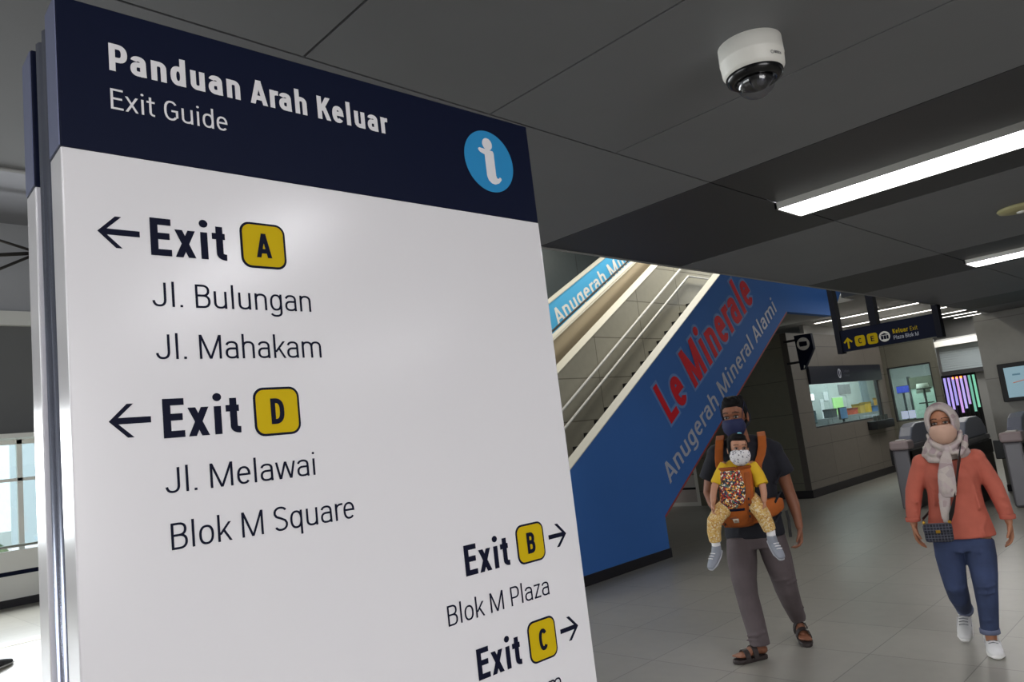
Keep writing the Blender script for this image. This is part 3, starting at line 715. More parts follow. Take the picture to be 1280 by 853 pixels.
# ------------------------------------------------------------------ hanging sign and blade sign
def hanging_sign():
    X = 10.48
    root = thing('hanging_sign', 'navy hanging direction sign with yellow exit badges on three dark posts', 'sign', (X, 3.42, 2.29))
    pn = MB().box(X, X+.1, 2.80, 4.07, 2.30, 2.595).build('panel', M['navy'], root, world=True)
    for y, w in ((4.06, .07), (3.56, .09), (2.80, .07)):
        z0 = 2.28 if y != 3.56 else 2.595
        MB().box(X-.02, X+.12, y-w/2, y+w/2, z0, 4.6).build('post', mat('dark_post', (26, 28, 38), .7, spec=.2), root, world=True)
    for q in list(pn.children): pass
    o = Vector((X, 0, 0))-root.location; ux, uz = (0, -1, 0), (0, 0, 1)
    def fl(par, nm, m, poly, lift=.003): return flat(par, nm, m, [(-a, b) for a, b in poly], o, ux, uz, lift, .002)
    ay, az = 3.935, 2.41
    fl(pn, 'arrow', M['yellow'], [(ay-.012, az-.075), (ay+.012, az-.075), (ay+.012, az+.03), (ay+.045, az), (ay+.062, az+.015), (ay, az+.078), (ay-.062, az+.015), (ay-.045, az), (ay-.012, az+.03)])
    for y, ch in ((3.775, 'C'), (3.611, 'E')):
        b = fl(pn, 'exit_badge', M['yellow'], rrect(y, 2.414, .135, .145, .03))
        lettering(ch, b, M['navy_text'], o, ux, uz, -y-.022, -y+.022, 2.378, 2.45, .16, .006)
    c = fl(pn, 'transfer_symbol', M['white'], circ(3.455, 2.414, .07))
    fl(c, 'symbol_block', M['navy_text'], rrect(3.487, 2.402, .03, .05, .006), .006); fl(c, 'symbol_block', M['navy_text'], rrect(3.451, 2.402, .03, .05, .006), .006)
    fl(c, 'symbol_block', M['navy_text'], rrect(3.418, 2.402, .024, .05, .006), .006); fl(c, 'symbol_roof', M['navy_text'], [(3.51, 2.435), (3.455, 2.46), (3.40, 2.435)], .006)
    lettering('Keluar', pn, M['yellow'], o, ux, uz, -3.345, -3.155, 2.43, 2.49, .17, .003)
    lettering('Exit', pn, M['yellow'], o, ux, uz, -3.13, -3.04, 2.43, 2.485, .09, .003)
    lettering('Plaza Blok M', pn, M['greytext'], o, ux, uz, -3.345, -3.04, 2.352, 2.402, .1, .003)
hanging_sign()
def blade_sign():
    X = 12.95
    root = thing('blade_sign', 'small navy blade sign with a white circle on the ticket office corner', 'sign', (X, 5.9, 2.6))
    pn = MB().yz([(5.785, 2.90), (5.477, 2.89), (5.468, 2.62), (5.686, 2.285), (5.765, 2.27)], X, X+.08).build('panel', M['navy'], root, world=True)
    for z in (2.8, 2.4): MB().box(X+.01, X+.07, 5.77, 6.0, z, z+.04).build('bracket', M['skirt'], root, world=True)
    o = Vector((X, 0, 0))-root.location
    c = flat(pn, 'symbol', M['white'], [(-a, b) for a, b in circ(5.637, 2.728, .115)], o, (0, -1, 0), (0, 0, 1), .003, .002)
    flat(c, 'ticket_symbol', M['navy_text'], [(-a, b) for a, b in [(5.705, 2.775), (5.57, 2.765), (5.565, 2.70), (5.59, 2.685), (5.70, 2.685), (5.712, 2.72)]], o, (0, -1, 0), (0, 0, 1), .006, .002)
    flat(pn, 'corner_mark', M['white'], [(-5.70, 2.29), (-5.665, 2.335), (-5.69, 2.35)], o, (0, -1, 0), (0, 0, 1), .003, .002)
blade_sign()
def kiosk_fascia():
    root = thing('fascia_sign', 'dark navy fascia above the ticket office window with a small emblem', 'sign', (15.5, KY, 2.19))
    pn = MB().box(13.72, 17.4, KY-.05, KY+.03, 2.02, 2.36).build('panel', mat('fascia_navy', (26, 30, 46), .4), root, world=True)
    o = Vector((0, KY-.05, 0))-root.location; X, Z = (1, 0, 0), (0, 0, 1)
    e = flat(pn, 'emblem', M['greytext'], circ(15.1, 2.2, .085, .095), o, X, Z, .003, .002)
    flat(e, 'emblem_core', M['navy'], circ(15.1, 2.2, .06, .07), o, X, Z, .006, .002)
    flat(e, 'emblem_bar', M['greytext'], rrect(15.1, 2.2, .025, .13, .01), o, X, Z, .008, .002)
    g = mat('faded_print', (92, 96, 108), .5)
    lettering('Loket', pn, g, o, X, Z, 15.28, 15.6, 2.215, 2.27, .15, .003); lettering('Ticket', pn, g, o, X, Z, 15.28, 15.6, 2.13, 2.18, .1, .003)
kiosk_fascia()

# ------------------------------------------------------------------ display, fare gates, far screens
def display():
    root = thing('wall_display', 'black framed wall display with a lit pale blue map at the right edge', 'screen', (13.2, 2.3, 1.6))
    MB().box(13.10, 13.2, 1.78, 2.83, 1.33, 1.90).build('frame', M['black'], root, bevel=.01, world=True)
    s = MB().box(13.094, 13.1, 1.84, 2.75, 1.385, 1.835).build('screen', M['screen'], root, world=True)
    ln = mat('map_line', (190, 110, 80), .5, emit=.5); lg = mat('map_grey', (90, 130, 150), .5, emit=.4)
    MB().tube([(13.092, 2.66, 1.60), (13.092, 2.5, 1.63), (13.092, 2.3, 1.58), (13.092, 2.0, 1.66)], .006, 6).build('map_line', ln, s, world=True)
    for y, z in ((2.6, 1.72), (2.35, 1.5), (2.1, 1.72)):
        MB().box(13.091, 13.094, y-.05, y+.05, z-.012, z+.012).build('map_label', lg, s, world=True)
display()
GM = mat('gate_steel', (120, 118, 122), .35, .3); GD = mat('gate_dark', (20, 20, 25), .35); GP = mat('gate_cap', (176, 158, 158), .4)
def fare_gate(x, y, label):
    root = thing('fare_gate', label, 'fare gate', (x, y, 0), 0, 'fare gates in a row by the right wall')
    L, w = 1.5, .2
    MB().box(0, L, -w/2, w/2, .0, .62).build('lower_body', GD, root, bevel=.02)
    MB().box(.02, L-.02, -w/2-.01, w/2+.01, .62, .82).build('side_band', M['black'], root, bevel=.01)
    MB().box(-.03, .24, -w/2-.03, w/2+.03, .84, .97).build('reader_cap', GP, root, bevel=.03)
    MB().box(-.01, .17, -w/2-.01, w/2+.01, .0, .84).build('end_post', GM, root, bevel=.03)
    MB().box(.17, L, -w/2, w/2, .82, .90).build('top', GM, root, bevel=.02)
    pr = [(.26, .90), (.30, 1.02), (.42, 1.14), (.6, 1.19), (1.05, 1.19), (1.25, 1.13), (1.38, 1.02), (1.42, .90)]
    MB().xz(pr, -w/2+.01, w/2-.01).build('hood', mat('gate_hood', (128, 132, 146), .3), root, bevel=.02)
    MB().box(.06, .16, -.06, .06, .972, .985).build('reader', M['white'], root)
    MB().box(.62, .67, w/2, w/2+.26, .58, .84).build('flap', M['black'], root, bevel=.01)
for x, y, lab in ((11.45, 3.86, 'fare gate farthest left, beside the ticket office wall'), (11.45, 3.16, 'fare gate second from the left, behind the woman in the coral top'), (11.45, 2.48, 'fare gate below the wall display, third from the left'), (11.45, 1.7, 'fare gate at the right edge, in front of the pale wall')):
    fare_gate(x, y, lab)

def far_screens():
    X = 21.0
    struct(MB().box(X+.2, X+.3, 4.4, 5.78, 2.18, 2.92).box(X+.2, X+.3, 4.4, 5.05, 0, 2.18).build('wall_passage', M['plain']))
    t = thing('roller_shutter', 'pale ribbed roller shutter under a bright box at the end of the passage', 'shutter', (X, 5.5, 2.1))
    MB().box(X-.1, X+.19, 4.7, 5.76, 2.72, 2.86).build('box', M['white'], t, world=True)
    b = MB()
    for k in range(11): b.box(X+.10, X+.16, 4.75, 5.74, 2.09+k*.058, 2.135+k*.058)
    b.box(X+.13, X+.15, 4.75, 5.74, 2.08, 2.72)
    b.build('slats', mat('shutter_grey', (170, 180, 184), .5), t, world=True)
    MB().box(X+.05, X+.19, 4.72, 5.76, 1.98, 2.08).build('bottom_bar', M['ceil_dark'], t, world=True)
    t = thing('video_wall', 'row of lit lilac and green screens behind black bars at the end of the passage', 'screen', (X+.6, 5.4, 0))
    MB().box(X+.6, X+.75, 4.5, 5.93, .0, 2.0).build('cabinet', M['black'], t, world=True)
    cols = [(164, 154, 226), (176, 156, 230), (158, 150, 222), (192, 150, 216), (178, 164, 230), (180, 150, 210), (110, 170, 150), (120, 190, 160)]
    for k, c in enumerate(cols):
        y1 = 5.92-k*.095
        MB().box(X+.57, X+.6, y1-.08, y1, 1.0+.1*(k % 3), 1.93).build('screen', mat('screen_%d' % k, c, .4, emit=1.1), t, world=True)
    for k in range(3): MB().box(X+.56, X+.59, 5.62-k*.09, 5.68-k*.09, 1.88, 1.93).build('lamp', mat('amber_lamp', (255, 130, 50), .4, emit=4), t, world=True)
    t = thing('bar_gate', 'black vertical bar gate in front of the lit screens', 'gate', (X+.35, 5.4, 0))
    MB().box(X+.33, X+.38, 4.9, 5.87, 1.93, 1.98).build('top_rail', M['black'], t, world=True); MB().box(X+.33, X+.38, 4.9, 5.87, .05, .1).build('bottom_rail', M['black'], t, world=True)
    for k in range(11): MB().box(X+.34, X+.37, 5.84-k*.094, 5.87-k*.094, 0, 1.95).build('bar', M['black'], t, world=True)
far_screens()

# ------------------------------------------------------------------ inside the ticket office
def office():
    FZ = 0
    w = mat('pale_paper', (222, 228, 230), .7); dk = mat('office_dark', (44, 48, 54), .5); desk = mat('desk_grey', (120, 124, 126), .5)
    t = thing('service_desk', 'long grey service desk behind the ticket office window', 'desk', (15.5, 6.5, 0))
    MB().box(13.5, 17.4, 6.3, 6.9, 1.07, 1.12).build('top', desk, t, world=True)
    for x in (13.6, 15.4, 17.2): MB().box(x, x+.06, 6.34, 6.86, 0, 1.07).build('leg', dk, t, world=True)
    MB().box(13.5, 17.4, 6.74, 6.78, .3, 1.07).build('back_board', desk, t, world=True)
    def monitor(x, y, z, w_, h_, lab, scr):
        m = thing('monitor', lab, 'monitor', (x, y, z))
        MB().box(-w_/2, w_/2, -.02, .02, .14, .14+h_).build('case', dk, m)
        MB().box(-w_/2+.015, w_/2-.015, -.026, -.02, .155, .125+h_).build('screen', scr, m)
        MB().box(-.025, .025, -.01, .02, .012, .16).build('stem', dk, m); MB().box(-.1, .1, -.07, .07, 0, .012).build('foot', dk, m)
    monitor(14.0, 6.55, 1.12, .34, .24, 'dark monitor at the left end of the service desk', mat('screen_off', (60, 78, 86), .3))
    monitor(14.95, 6.6, 1.12, .4, .26, 'grey monitor second from the left on the service desk', mat('screen_grey', (126, 150, 160), .3))
    monitor(16.55, 6.6, 1.12, .4, .26, 'blue lit monitor at the right end of the service desk', mat('screen_blue', (96, 130, 170), .3, emit=.4))
    # back wall: lit lamp panel, papers, green poster, noticeboard, coloured boxes on a shelf
    Y = 7.6
    def board(name, lab, cat, x, z, w_, h_, m, frame=None):
        r = thing(name, lab, cat, (x, Y, z))
        MB().box(-w_/2, w_/2, -.015, 0, -h_/2, h_/2).build('sheet', m, r)
        MB().box(-w_/2-.012, w_/2+.012, -.01, 0, h_/2, h_/2+.012).box(-w_/2-.012, w_/2+.012, -.01, 0, -h_/2-.012, -h_/2).build('edge', frame or w, r)
    board('light_box', 'small brightly lit box on the ticket office back wall', 'light box', 17.3, 1.83, .42, .14, mat('lit_box', (255, 255, 255), .5, emit=3))
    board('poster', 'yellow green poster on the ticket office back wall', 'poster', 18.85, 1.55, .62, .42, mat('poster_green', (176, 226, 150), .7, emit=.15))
    board('notice_board', 'grey notice board high on the ticket office back wall', 'notice board', 19.4, 1.95, .75, .26, mat('notice_grey', (136, 138, 140), .7))
    board('paper_notice', 'white paper notice beside the yellow green poster', 'notice', 18.2, 1.82, .26, .2, w)
    board('paper_notice', 'tall white paper strip between the lit box and the poster', 'notice', 17.9, 1.5, .18, .5, w)
    board('wall_cabinet_door', 'pale panel at the right end of the ticket office back wall', 'panel', 20.7, 1.75, .5, .8, mat('panel_blue', (150, 166, 176), .6))
    s = thing('shelf', 'low grey cabinet along the ticket office back wall', 'cabinet', (19.3, 7.35, 0))
    MB().box(17.0, 21.6, 7.15, 7.58, 0, 1.30).build('body', mat('cabinet_grey', (126, 132, 134), .5), s, world=True)
    for k in range(5): MB().box(17.04+k*.92, 17.9+k*.92, 7.135, 7.15, .1, 1.26).build('door', mat('cabinet_door', (144, 150, 152), .5), s, world=True)
    bx = [(19.0, .26, .16, (190, 84, 66), 'red file box on the low cabinet, left of the yellow ones'), (19.45, .3, .24, (184, 152, 70), 'tan file box with a dark lid on the low cabinet'), (19.95, .22, .26, (206, 168, 60), 'yellow file box on the low cabinet'),
          (20.4, .34, .14, (88, 124, 176), 'blue file box on the low cabinet'), (20.95, .26, .34, (196, 150, 62), 'tall ochre file box at the right end of the low cabinet'), (17.7, .3, .2, (70, 76, 80), 'dark file box at the left end of the low cabinet')]
    for x, w_, h_, c, lab in bx:
        r = thing('file_box', lab, 'box', (x, 7.35, 1.30), 0, 'file boxes on the low cabinet')
        MB().box(-w_/2, w_/2, -.1, .1, 0, h_).build('body', mat('box_colour', c, .7), r, bevel=.006)
        MB().box(-w_/2-.008, w_/2+.008, -.108, .108, h_-.04, h_+.005).build('lid', mat('box_lid', tuple(int(v*.7) for v in c), .7), r)
    c = thing('office_chair', 'black office chair behind the service desk', 'chair', (14.4, 7.24, 0))
    MB().box(-.24, .24, -.24, .24, .46, .54).build('seat', dk, c, bevel=.03); MB().box(-.23, .23, .2, .26, .62, 1.2).build('backrest', dk, c, bevel=.03)
    MB().tube([(0, 0, .08), (0, 0, .46)], .03).build('column', M['steel'], c); MB().box(-.02, .02, .2, .24, .5, .7).build('back_stem', dk, c)
    for k in range(5):
        a = 2*PI*k/5; MB().tube([(0, 0, .1), (.28*math.cos(a), .28*math.sin(a), .06)], .02).ell((.28*math.cos(a), .28*math.sin(a), .03), (.03, .03, .03), n=8).build('leg', dk, c)
    # planter-like black tray below the right end of the window
    p = thing('wall_tray', 'black leaflet tray on the wall below the right end of the ticket window', 'tray', (16.3, KY, 1.0))
    MB().box(16.2, 17.2, KY-.20, KY, .98, 1.16).build('tray', M['black'], p, bevel=.01, world=True)
    for k in range(4): MB().box(16.3+k*.22, 16.44+k*.22, KY-.12, KY-.1, 1.1, 1.26).build('leaflet', mat('leaflet', (66, 74, 70), .7), p, world=True)
    # office seen through the second window
    pt = thing('partition', 'pale green partition panel inside the second office window', 'partition', (19.6, 5.6, 0))
    MB().box(19.6, 19.65, 5.55, 6.10, .02, 1.75).build('panel', mat('pale_green', (176, 206, 190), .6), pt, world=True)
    MB().box(19.58, 19.67, 5.52, 6.12, 1.75, 2.02).build('top_panel', mat('olive', (84, 92, 76), .6), pt, world=True)
    for y in (5.50, 6.10): MB().box(19.58, 19.67, y, y+.045, 0, 2.05).build('post', dk, pt, world=True)
    bs = thing('blue_display', 'small blue lit display behind the second office window', 'screen', (18.7, 6.02, 1.6))
    MB().box(18.68, 18.72, 5.86, 6.12, 1.68, 1.83).build('screen', mat('display_blue', (44, 66, 190), .4, emit=.6), bs, world=True)
    MB().box(18.72, 18.75, 5.85, 6.13, 1.67, 1.84).build('case', dk, bs, world=True)
    MB().box(18.72, 18.75, 5.98, 6.02, .0, 1.67).build('stand', dk, bs, world=True)
    nt = thing('paper_notice', 'pair of white papers stuck low in the second office window', 'notice', (17.72, 5.65, 1.2))
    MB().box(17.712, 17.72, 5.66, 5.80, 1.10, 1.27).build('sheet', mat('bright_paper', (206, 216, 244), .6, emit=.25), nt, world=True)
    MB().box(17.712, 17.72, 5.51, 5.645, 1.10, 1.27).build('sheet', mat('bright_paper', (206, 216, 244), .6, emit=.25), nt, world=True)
    st = thing('leaflet_stand', 'black pole stand with two small trays inside the second office window', 'stand', (18.4, 5.45, 0))
    MB().tube([(18.4, 5.45, 0), (18.4, 5.45, 1.72)], .022).build('pole', M['black'], st, world=True)
    for z in (1.38, 1.70): MB().box(18.3, 18.5, 5.32, 5.58, z, z+.025).build('tray', M['black'], st, world=True)
    MB().lathe([(.2, 0), (.2, .02), (.02, .04)], (18.4, 5.45, 0), 24).build('base', M['black'], st, world=True)
    sh = thing('table_lamp', 'pale lampshade above the pole stand in the second office window', 'lamp', (18.9, 5.62, 1.6))
    MB().lathe([(.15, 0), (.12, .22)], (18.9, 5.62, 1.62), 24).build('shade', mat('shade', (196, 206, 190), .7), sh, world=True)
    MB().tube([(18.9, 5.62, .9), (18.9, 5.62, 1.7)], .015).build('stem', M['steel'], sh, world=True)
    MB().lathe([(.11, .88), (.1, .9), (.01, .91)], (18.9, 5.62, 0), 20).build('foot', M['steel'], sh, world=True)
    tb = thing('side_table', 'small table carrying the pale lamp in the office', 'table', (18.9, 5.62, 0))
    MB().box(18.68, 19.12, 5.46, 5.78, .85, .88).build('top', desk, tb, world=True)
    for a in (18.70, 19.07):
        for b in (5.48, 5.73): MB().box(a, a+.03, b, b+.03, 0, .85).build('leg', dk, tb, world=True)
office()

# ------------------------------------------------------------------ people
SK = mat('skin_man', (134, 86, 62), .55, noise=(30, .05)); SKB = mat('skin_child', (186, 134, 106), .55); SKW = mat('skin_woman', (168, 114, 84), .55, noise=(30, .05))
HAIR = mat('black_hair', (17, 15, 16), .8, spec=.2, noise=(60, .4)); EYEW = mat('eye_white', (150, 140, 134), .4); IRIS = mat('dark_iris', (28, 18, 14), .2)
BROW = mat('brow', (26, 20, 18), .8)

def head_prims(b, s, c, R):
    """skull, jaw, brow, nose, cheeks, ears; s scale (1 = adult), R rotation, c centre"""
    def E(p, r): b.ell(Vector(c)+R @ (Vector(p)*s), Vector(r)*s, R.to_3x3(), 20)
    E((0, .012, .03), (.077, .096, .092)); E((0, -.022, -.05), (.062, .07, .078)); E((0, -.045, -.098), (.030, .030, .022))
    E((0, -.075, .030), (.052, .016, .014)); E((0, -.097, -.022), (.013, .018, .026)); E((0, -.104, -.036), (.018, .013, .011))
    E((.040, -.070, -.030), (.022, .016, .02)); E((-.040, -.070, -.030), (.022, .016, .02))
    E((0, -.086, -.068), (.024, .012, .008)); E((0, -.084, -.08), (.02, .012, .008))
    for q in (-1, 1): E((q*.079, .012, -.008), (.010, .022, .033)); E((q*.082, .008, -.033), (.008, .012, .012))
def face_parts(parent, s, c, R, skin, BROW=BROW):
    def P(p): return Vector(c)+R @ (Vector(p)*s)
    for q in (-1, 1):
        b = MB(); b.ell(P((q*.032, -.0805, .004)), Vector((.0155, .010, .0085))*s, R.to_3x3(), 14); e = b.build('eye', EYEW, parent)
        b = MB(); b.ell(P((q*.032, -.0885, .004)), Vector((.0075, .004, .0078))*s, R.to_3x3(), 12); b.build('iris', IRIS, e)
        b = MB(); b.loft([(*P((q*.015, -.0905, .0335)), .0035*s, .003*s), (*P((q*.033, -.0905, .0375)), .0042*s, .003*s), (*P((q*.053, -.0785, .0310)), .0025*s, .003*s)], 8); b.build('eyebrow', BROW, parent)
        b = MB(); b.loft([(*P((q*.016, -.0865, .010)), .003*s, .003*s), (*P((q*.033, -.0915, .0135)), .0035*s, .003*s), (*P((q*.049, -.080, .008)), .003*s, .003*s)], 8); b.build('eyelid', BROW, parent)
def mask(parent, s, c, R, m, ear=True, wide=1.0):
    def P(p): return Vector(c)+R @ (Vector(p)*s)
    # a shell that follows nose, cheeks and chin, lofted from the upper to the lower hem
    prof = [(-.012, .050, .050, -.118), (-.026, .062, .054, -.127), (-.055, .068, .052, -.120), (-.085, .062, .048, -.112), (-.112, .044, .036, -.096), (-.128, .020, .018, -.074)]
    v = []; f = []; n = 16
    for z, rx, ry, yf in prof:
        for k in range(n+1):
            a = -PI*.5+PI*k/n
            v.append(P((wide*rx*1.08*math.sin(a), yf+ry*1.35*(1-math.cos(a)), z+.004*math.cos(a)*(1 if z > -.03 else 0))))
    for i in range(len(prof)-1):
        for k in range(n): f.append((i*(n+1)+k, i*(n+1)+k+1, (i+1)*(n+1)+k+1, (i+1)*(n+1)+k))
    o = MB().add(v, f, True).build('face_mask', m, parent)
    so = o.modifiers.new('t', 'SOLIDIFY'); so.thickness = .003; so.offset = 1
    if ear:
        for q in (-1, 1):
            MB().tube([P((q*.060*wide, -.07, -.022)), P((q*.080, -.02, .088)), P((q*.091, .012, .012)), P((q*.091, .03, -.006)), P((q*.088, .016, -.04)), P((q*.06*wide, -.055, -.09))], .0018*max(s, .8), 6).build('ear_loop', m, o)
    return o

def hand(b, wrist, d, palm_n, side, s=1.0, curl=.5, thumb=1):
    """palm, four unequal curled fingers, thumb; d towards the fingertips, palm_n out of the palm, side towards the thumb"""
    d = Vector(d).normalized(); pn = Vector(palm_n); pn = (pn-d*pn.dot(d)).normalized(); sd = d.cross(pn).normalized()
    if sd.dot(Vector(side)) < 0: sd = -sd
    w = Vector(wrist); k = s
    for t in (-.026, -.009, .009, .026):
        b.loft([(*(w+d*.0*k+sd*t*.55*k), .015*k, .015*k), (*(w+d*.05*k+sd*t*.9*k), .0155*k, .0155*k), (*(w+d*.092*k+sd*t*1.05*k), .0125*k, .0125*k)], 10)
    for t, L in ((.029, .068), (.010, .078), (-.010, .072), (-.029, .056)):
        p0 = w+d*.090*k+sd*t*k; a = curl*.55; p1 = p0+(d*math.cos(a)+pn*math.sin(a))*L*.42*k
        a2 = curl*1.25; p2 = p1+(d*math.cos(a2)+pn*math.sin(a2))*L*.33*k
        a3 = curl*1.8; p3 = p2+(d*math.cos(a3)+pn*math.sin(a3))*L*.28*k
        b.loft([(*p0, .0102*k, .0102*k), (*p1, .0094*k, .0094*k), (*p2, .0086*k, .0086*k), (*p3, .0072*k, .0072*k)], 10)
    q0 = w+d*.022*k+sd*.026*k; q1 = q0+(d*.62+sd*.62+pn*.35).normalized()*.036*k; q2 = q1+(d*.85+sd*.25+pn*.35).normalized()*.03*k; q3 = q2+(d*.9+sd*.05+pn*.4).normalized()*.022*k
    b.loft([(*q0, .015*k, .015*k), (*q1, .0118*k, .0118*k), (*q2, .0102*k, .0102*k), (*q3, .0082*k, .0082*k)], 10)

RZM = math.atan2(-.877, .481); RZW = math.atan2(-.963, .271)
LOCM = (4.80, 2.63, 0); LOCW = (5.33, 1.50, 0)

def man():
    root = thing('person', 'man in a navy t-shirt, grey trousers, sandals and dark blue face mask carrying a child', 'person', LOCM, RZM)
    hc = (-.030, -.035, 1.598); R = Matrix.Rotation(math.radians(-16), 4, 'Z') @ Matrix.Rotation(math.radians(4), 4, 'X')
    b = MB(); head_prims(b, 1.05, hc, R)
    b.loft([(-.02, -.005, 1.52, .052, .056), (-.01, .012, 1.44, .055, .058), (0, .02, 1.38, .07, .06)], 16)
    b.loft([(0, .02, 1.34, .12, .06), (0, .015, 1.2, .15, .10), (-.01, .01, 1.0, .14, .095), (-.02, 0, .85, .15, .1)], 20)
    # image-right arm, hanging
    shR, elR, wrR = (.190, .02, 1.335), (.246, .045, 1.045), (.272, -.01, .815)
    b.loft([(*shR, .042, .042), (.222, .035, 1.18, .048, .048), (*elR, .040, .042), (.262, .025, .96, .040, .041), (.270, .0, .87, .030, .032), (*wrR, .026, .029)], 14)
    hand(b, (.273, -.012, .808), (-.10, -.16, -1), (-.9, -.1, 0), (-.2, -1, 0), 1.02, .9)
    # image-left arm, forearm folded in to support the child
    shL, elL, wrL = (-.205, .02, 1.36), (-.285, .03, 1.09), (-.215, -.17, .955)
    b.loft([(*shL, .042, .042), (-.25, .03, 1.22, .048, .048), (*elL, .042, .043), (-.262, -.06, 1.025, .040, .04), (-.235, -.12, .985, .032, .032), (*wrL, .027, .028)], 14)
    hand(b, (-.212, -.175, .952), (.75, -.5, -.22), (.15, .25, .9), (.1, -.4, .9), 1.0, .7)
    # legs down to the ankles
    b.loft([(-.10, -.01, .85, .085, .095), (-.120, -.05, .62, .066, .07), (-.130, -.085, .42, .055, .06), (-.118, -.10, .28, .052, .055), (-.100, -.125, .11, .036, .04)], 16)
    b.loft([(.075, 0, .85, .085, .095), (.10, .02, .64, .066, .07), (.125, .06, .42, .055, .06), (.150, .155, .28, .052, .055), (.176, .265, .145, .036, .04)], 16)
    # feet: left flat and turned out, right on its toes behind
    def foot(heel, ball, toe, side):
        h, bl, t = Vector(heel), Vector(ball), Vector(toe); d = (t-h).normalized(); sd = Vector(side)
        b.loft([(*h, .030, .030), (*(h.lerp(bl, .5)+Vector((0, 0, .018))), .033, .032), (*bl, .043, .022), (*(bl.lerp(t, .4)), .042, .017)], 14, side=side)
        for k, L in ((-.034, .7), (-.018, .85), (0, .95), (.017, 1.0), (.035, 1.02)):
            p = bl+sd*k*.9; q = p+(t-bl)*L; b.loft([(*p, .010 if k < .03 else .014, .011), (*q, .008 if k < .03 else .013, .009)], 8, side=side)
    foot((-.085, -.105, .055), (-.200, -.178, .048), (-.262, -.212, .042), (-.5, .86, 0))
    foot((.172, .285, .115), (.190, .165, .052), (.200, .105, .044), (1, .12, 0))
    body = b.organic('body', SK, root, .0065, 4)
    face_parts(body, 1.05, hc, R, SK)
    mask(body, 1.08, hc, R, mat('mask_navy', (26, 34, 74), .75))
    # hair
    b = MB()
    def E(p, r): b.ell(Vector(hc)+R @ (Vector(p)*1.05), Vector(r)*1.05, R.to_3x3(), 20)
    E((0, .022, .062), (.083, .092, .078)); E((0, -.025, .098), (.062, .062, .040)); E((0, .06, .0), (.074, .056, .08))
    for q in (-1, 1): E((q*.074, .004, .035), (.012, .03, .035)); E((q*.076, -.01, .0), (.007, .010, .022))
    rnd = random.Random(3)
    for k in range(26): E((rnd.uniform(-.055, .055), rnd.uniform(-.07, .04), .116+rnd.uniform(-.012, .010)), (.016, .018, .016))
    b.organic('hair', HAIR, root, .006, 2)
    # t-shirt
    sh = mat('navy_cotton', (20, 21, 31), .85, noise=(14, .15))
    b = MB()
    b.loft([(-.005, .015, 1.405, .085, .062), (0, .015, 1.375, .165, .085), (.0, .005, 1.32, .195, .112), (-.003, -.005, 1.22, .190, .125), (-.01, -.005, 1.08, .182, .125), (-.018, 0, .94, .185, .128), (-.022, 0, .80, .200, .132), (-.022, 0, .770, .198, .130)], 26, round_ends=False)
    b.loft([(.165, .018, 1.350, .072, .075), (.205, .028, 1.26, .072, .072), (.236, .036, 1.165, .074, .070)], 18, round_ends=False)
    b.loft([(-.17, .018, 1.365, .072, .075), (-.222, .024, 1.28, .072, .072), (-.272, .028, 1.175, .074, .070)], 18, round_ends=False)
    b.ell((.182, .018, 1.335), (.074, .076, .072)); b.ell((-.190, .018, 1.350), (.074, .076, .072))
    for q in (-1, 1): b.loft([(q*.055-.005, .022, 1.435, .030, .034), (q*.105-.003, .020, 1.412, .040, .046), (q*.165-.003, .018, 1.372, .052, .058)], 14)
    for k, (x, z) in enumerate(((-.12, .82), (.05, .8), (.12, .86), (.14, 1.0), (.16, 1.12))): b.loft([(x, -.115, z, .012, .01), (x+.05, -.10, z+.07, .009, .008)], 8)
    b.organic('t_shirt', sh, root, .008, 5)
    # neckline
    ring = MB(); R_ = []
    for k in range(25):
        a = 2*PI*k/24; R_.append((-.008+.070*math.cos(a), .008+.062*math.sin(a), 1.412+.018*math.sin(a)))
    ring.tube(R_, .008, 8).build('neckband', sh, root)
    # trousers
    tr = mat('grey_trouser', (88, 78, 80), .85, noise=(10, .12))
    b = MB()
    b.loft([(-.022, 0, .845, .172, .118), (-.022, 0, .78, .182, .124), (-.022, 0, .70, .185, .122)], 24, round_ends=False)
    b.loft([(-.118, -.01, .76, .098, .115), (-.132, -.04, .62, .100, .105), (-.138, -.075, .50, .084, .09), (-.134, -.09, .40, .074, .078), (-.120, -.10, .28, .072, .076), (-.106, -.115, .17, .067, .072), (-.100, -.125, .085, .066, .072)], 20, round_ends=False)
    b.loft([(.075, 0, .76, .100, .115), (.098, .02, .62, .098, .105), (.115, .045, .50, .086, .09), (.126, .075, .40, .078, .08), (.146, .15, .29, .068, .072), (.168, .235, .19, .058, .064), (.178, .27, .150, .055, .06)], 20, round_ends=False)
    for x, y, z, dx in ((-.2, -.1, .43, .13), (-.19, -.11, .40, .12), (-.175, -.165, .13, .13), (.06, -.02, .47, .12), (.08, .0, .44, .12), (.11, .17, .22, .11), (-.17, -.17, .16, .12)):
        b.loft([(x, y, z, .008, .008), (x+dx/2, y-.025, z+.008, .011, .010), (x+dx, y+.01, z+.02, .007, .007)], 8)
    b.organic('trousers', tr, root, .0075, 4)
    # sandals
    so = mat('sandal_brown', (40, 30, 28), .6)
